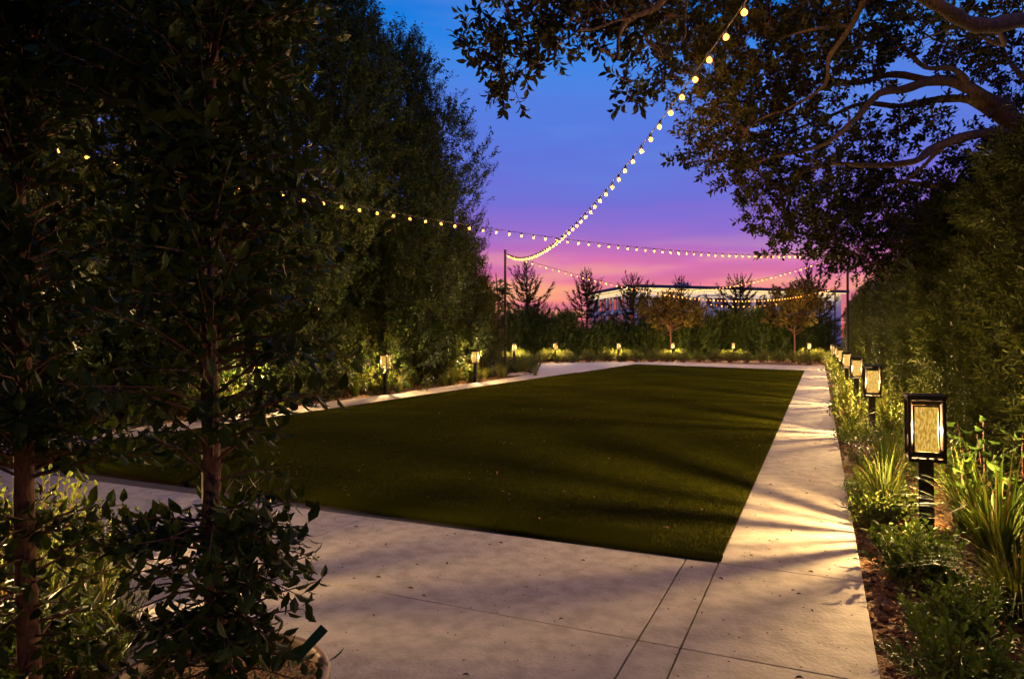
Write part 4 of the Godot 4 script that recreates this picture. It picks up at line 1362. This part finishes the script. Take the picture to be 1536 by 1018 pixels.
func bed_plants():
	M.wide_leaf = []
	for k in 3:
		var lb := MB.new()
		var f := rnd(.85, 1.2)
		lb.col = Color(.065 * f, .12 * f, .02 * f)
		lb.leaf(Vector3(0, 0, .015), Vector3.BACK, Vector3.UP, .095, .05, .18, .16)
		M.wide_leaf.append(lb.mesh())
	var sg := "low leafy shrubs in the lantern bed"
	var gg := "grass clumps in the lantern bed"
	# the bed between the path and the clipped hedge
	for a in [[1452, 770, 5.35, 3, 1.0, "large arching grass clump right behind the first lantern along the hedge"], [1500, 830, 4.3, 3, 1.1, "tallest arching grass clump, in the bed nearest the near paving"], [1488, 780, 4.7, 0, 1.0, "arching grass clump between the first lantern and the tallest grass clump"], [1330, 700, 7.6, 0, .9, "grass clump with long arching blades before the second lantern along the hedge"], [1345, 720, 7.0, 3, .8, "grass clump leaning towards the path before the second lantern along the hedge"], [1530, 900, 3.7, 1, 1.0, "fine arching grass clump beside low shrubs at the start of the bed"]]:
		plant_grass(gp(a[0], a[2], -.03), a[3], a[4], a[5], gg)
	for a in [[1405, 3.5, 1], [1455, 3.65, 0], [1380, 4.1, 3], [1500, 3.9, 1], [1400, 3.05, 3], [1340, 5.7, 1], [1322, 5.5, 0], [1362, 5.9, 0], [1325, 6.3, 3], [1310, 6.9, 0], [1318, 7.6, 1], [1300, 8.1, 3], [1440, 3.0, 1]]:
		plant_shrub(gp(a[0], a[1], -.03), a[2], rnd(.65, .9), "low leafy shrub beside the path near the first lantern along the hedge", sg)
	for a in [[.36, -6.15], [.42, -6.5], [.5, -4.9], [.38, -7.2], [.5, -7.6], [.36, -6.85]]:
		plant_shrub(Vector3(a[0], -.03, a[1]), 1, rnd(.55, .8), "little groundcover shrub at the path edge beside the first lantern along the hedge", sg)
	for k in lamp_z.size():
		for q in 5:
			var side := Vector3(.72 + [-.26, -.22, -.20, .3, .25][q] + rnd(-.05, .05), -.03, lamp_z[k] + [.42, -.42, -.8, .35, -.35][q] + rnd(-.1, .1))
			if k == 0 and q != 2: continue
			if q % 2 == 0: plant_grass(side, [0, 1][q % 2], rnd(.95, 1.15), "arching grass clump at the foot of the %s lantern along the hedge" % ord[k], gg)
			else: plant_shrub(side, 2, rnd(.8, 1.0), "upright leafy shrub at the foot of the %s lantern along the hedge" % ord[k], sg)
	for k in 26:
		var p := Vector3(rnd(.52, 1.5), -.03, rnd(-5.35, -2.9))
		if Vector2(p.x - .72, p.z + 5.84).length() < .42: continue
		if k % 4 == 3: plant_grass(p, [1, 2][k % 2], rnd(.55, .8), "short grass clump in the bed where the hedge row starts", gg)
		else: plant_shrub(p, [0, 1, 0, 3][k % 4], rnd(.75, 1.1), "low green shrub in the bed where the hedge row starts", sg)
	broad_plant(gp(1492, 5.4, -.03), "bush with broad green leaves between the first lantern and the hedge", 90, 1.0)
	broad_plant(gp(1545, 5.0, -.03), "bush with broad lit leaves against the hedge behind the tallest grass clump", 90, .95)
	broad_plant(gp(1420, 6.6, -.03), "bush with broad leaves against the hedge past the first lantern", 63, .8)
	var z := -8.6
	while z > -44.0:
		for q in 3:
			var x := lerpf(.42, 1.35, (q + rnd(.1, .8)) / 3.0)
			var zz := z + rnd(-.25, .25)
			if absf(x - .72) < .16 and rng.randf() < .5: x += .3
			if rng.randf() < .30: plant_grass(Vector3(x, -.03, zz), rng.randi() % 3, rnd(.7, 1.0), "grass clump in the bed nearest the %s lantern along the hedge" % by_lamp(zz), gg)
			else: plant_shrub(Vector3(x, -.03, zz), [0, 1, 3, 2][rng.randi() % 4] if x > .9 else [0, 1, 3][rng.randi() % 3], rnd(.85, 1.2), "leafy shrub in the bed nearest the %s lantern along the hedge" % by_lamp(zz), sg)
		z -= .62 if z > -20 else 1.1
	# the left bed under the tall trees
	for k in 44:
		var zz := -4.6 - k * .44
		var near := 99.0
		for lz in [-10.4, -15.2, -20.39]: near = minf(near, absf(zz - lz))
		var x2 := rnd(-11.3, -10.5)
		if near < 1.3: plant_grass(Vector3(minf(x2, -10.62) - .05, -.03, zz), [0, 3, 1][k % 3], rnd(.85, 1.15), "arching grass clump lit by a lantern beside the left path", "grass clumps under the tall trees")
		else: plant_grass(Vector3(x2, -.03, zz), [1, 2, 0][k % 3], rnd(.7, 1.05), "dim grass clump between lanterns beside the left path", "grass clumps under the tall trees")
		if near < 1.0: plant_shrub(Vector3(-11.25 + rnd(-.15, .1), -.03, zz), 2, rnd(1.1, 1.5), "leafy shrub lit by a lantern behind the left path", "lit shrubs under the tall trees")
	# bed round the pole beside the far paving
	for k in 16:
		var p := Vector3(-10.85 - rnd(0, 1.4), -.03, -23.4 - rnd(0, 3.0))
		if k % 2 == 0: plant_shrub(p, 2, rnd(.8, 1.3), "leafy shrub round the foot of the festoon pole by the paving", "shrubs by the festoon pole")
		else: plant_grass(p, k % 3, rnd(.8, 1.1), "grass clump round the foot of the festoon pole by the paving", "grass clumps by the festoon pole")
	plant_grass(gp(803, 26.6, 0), 2, 1.15, "small dark grass tuft alone on the paving by the festoon pole", "")
	for k in 3:
		var rk := MB.new()
		var prof := [Vector2(.001, 0), Vector2(.16, .0), Vector2(.2, .06), Vector2(.15, .13), Vector2(.06, .165), Vector2(.001, .17)]
		rk.lathe(prof, 9)
		for q in rk.v.size(): rk.v[q] += Vector3(sin(rk.v[q].y * 31.0 + k), sin(rk.v[q].x * 17.0 + k * 2), cos(rk.v[q].z * 23.0)) * .018
		var ro := part(numbered("garden_stone"), rk.mesh(), M.stone, self, Transform3D(Basis.from_scale(Vector3(1.2, .8, 1)), gp([768, 779, 787][k], [26.3, 26.6, 27.2][k], -.03)))
		tag(ro, "pale rounded garden stone at the foot of the festoon pole", "stone", "stones by the festoon pole")
	# the far bed
	for k in 60:
		var u := 772.0 + k * 7.9
		var t := 41.6 + 1.6 * sin(k * 2.1) + rnd(-.4, .8) + (1.2 if u > 900 and u < 1150 else 0.0)
		if u > 1195: t -= 2.2
		var close := 99.0
		for c in [771, 833, 928, 1009, 1100, 1214]: close = minf(close, absf(u - c))
		if close < 20: plant_shrub(gp(u, t - rnd(0, 1.2), -.03), 2, rnd(.75, 1.25), "leafy shrub lit by a lantern in the far bed", "lit shrubs in the far bed")
		elif k % 3 == 0: plant_grass(gp(u, t, -.03), k % 4, rnd(.8, 1.15), "grass clump in the far bed before the conifer hedge", "grass clumps in the far bed")
		else: plant_shrub(gp(u, t, -.03), [0, 1, 2][k % 3], rnd(.9, 1.4), "dim leafy shrub between lanterns in the far bed", "shrubs in the far bed")
	# the near left bed
	for a in [[125, 3.3, 1, 1.0], [170, 3.15, 2, 1.0], [60, 3.4, 0, .9], [150, 2.9, 2, .8], [15, 3.2, 1, .9]]:
		plant_grass(gp(a[0], a[1], .01), a[2], a[3], "fine arching grass clump lit from behind beside the young trees", "grass clumps by the young trees")
	for a in [[150, 3.9, 2, .8], [60, 4.2, 2, 1.0], [0, 4.3, 2, .9], [95, 2.9, 0, 1.0], [-30, 2.7, 0, 1.0]]:
		plant_shrub(gp(a[0], a[1], .01), a[2], a[3], "leafy shrub in the bed beside the young trees", "shrubs by the young trees")
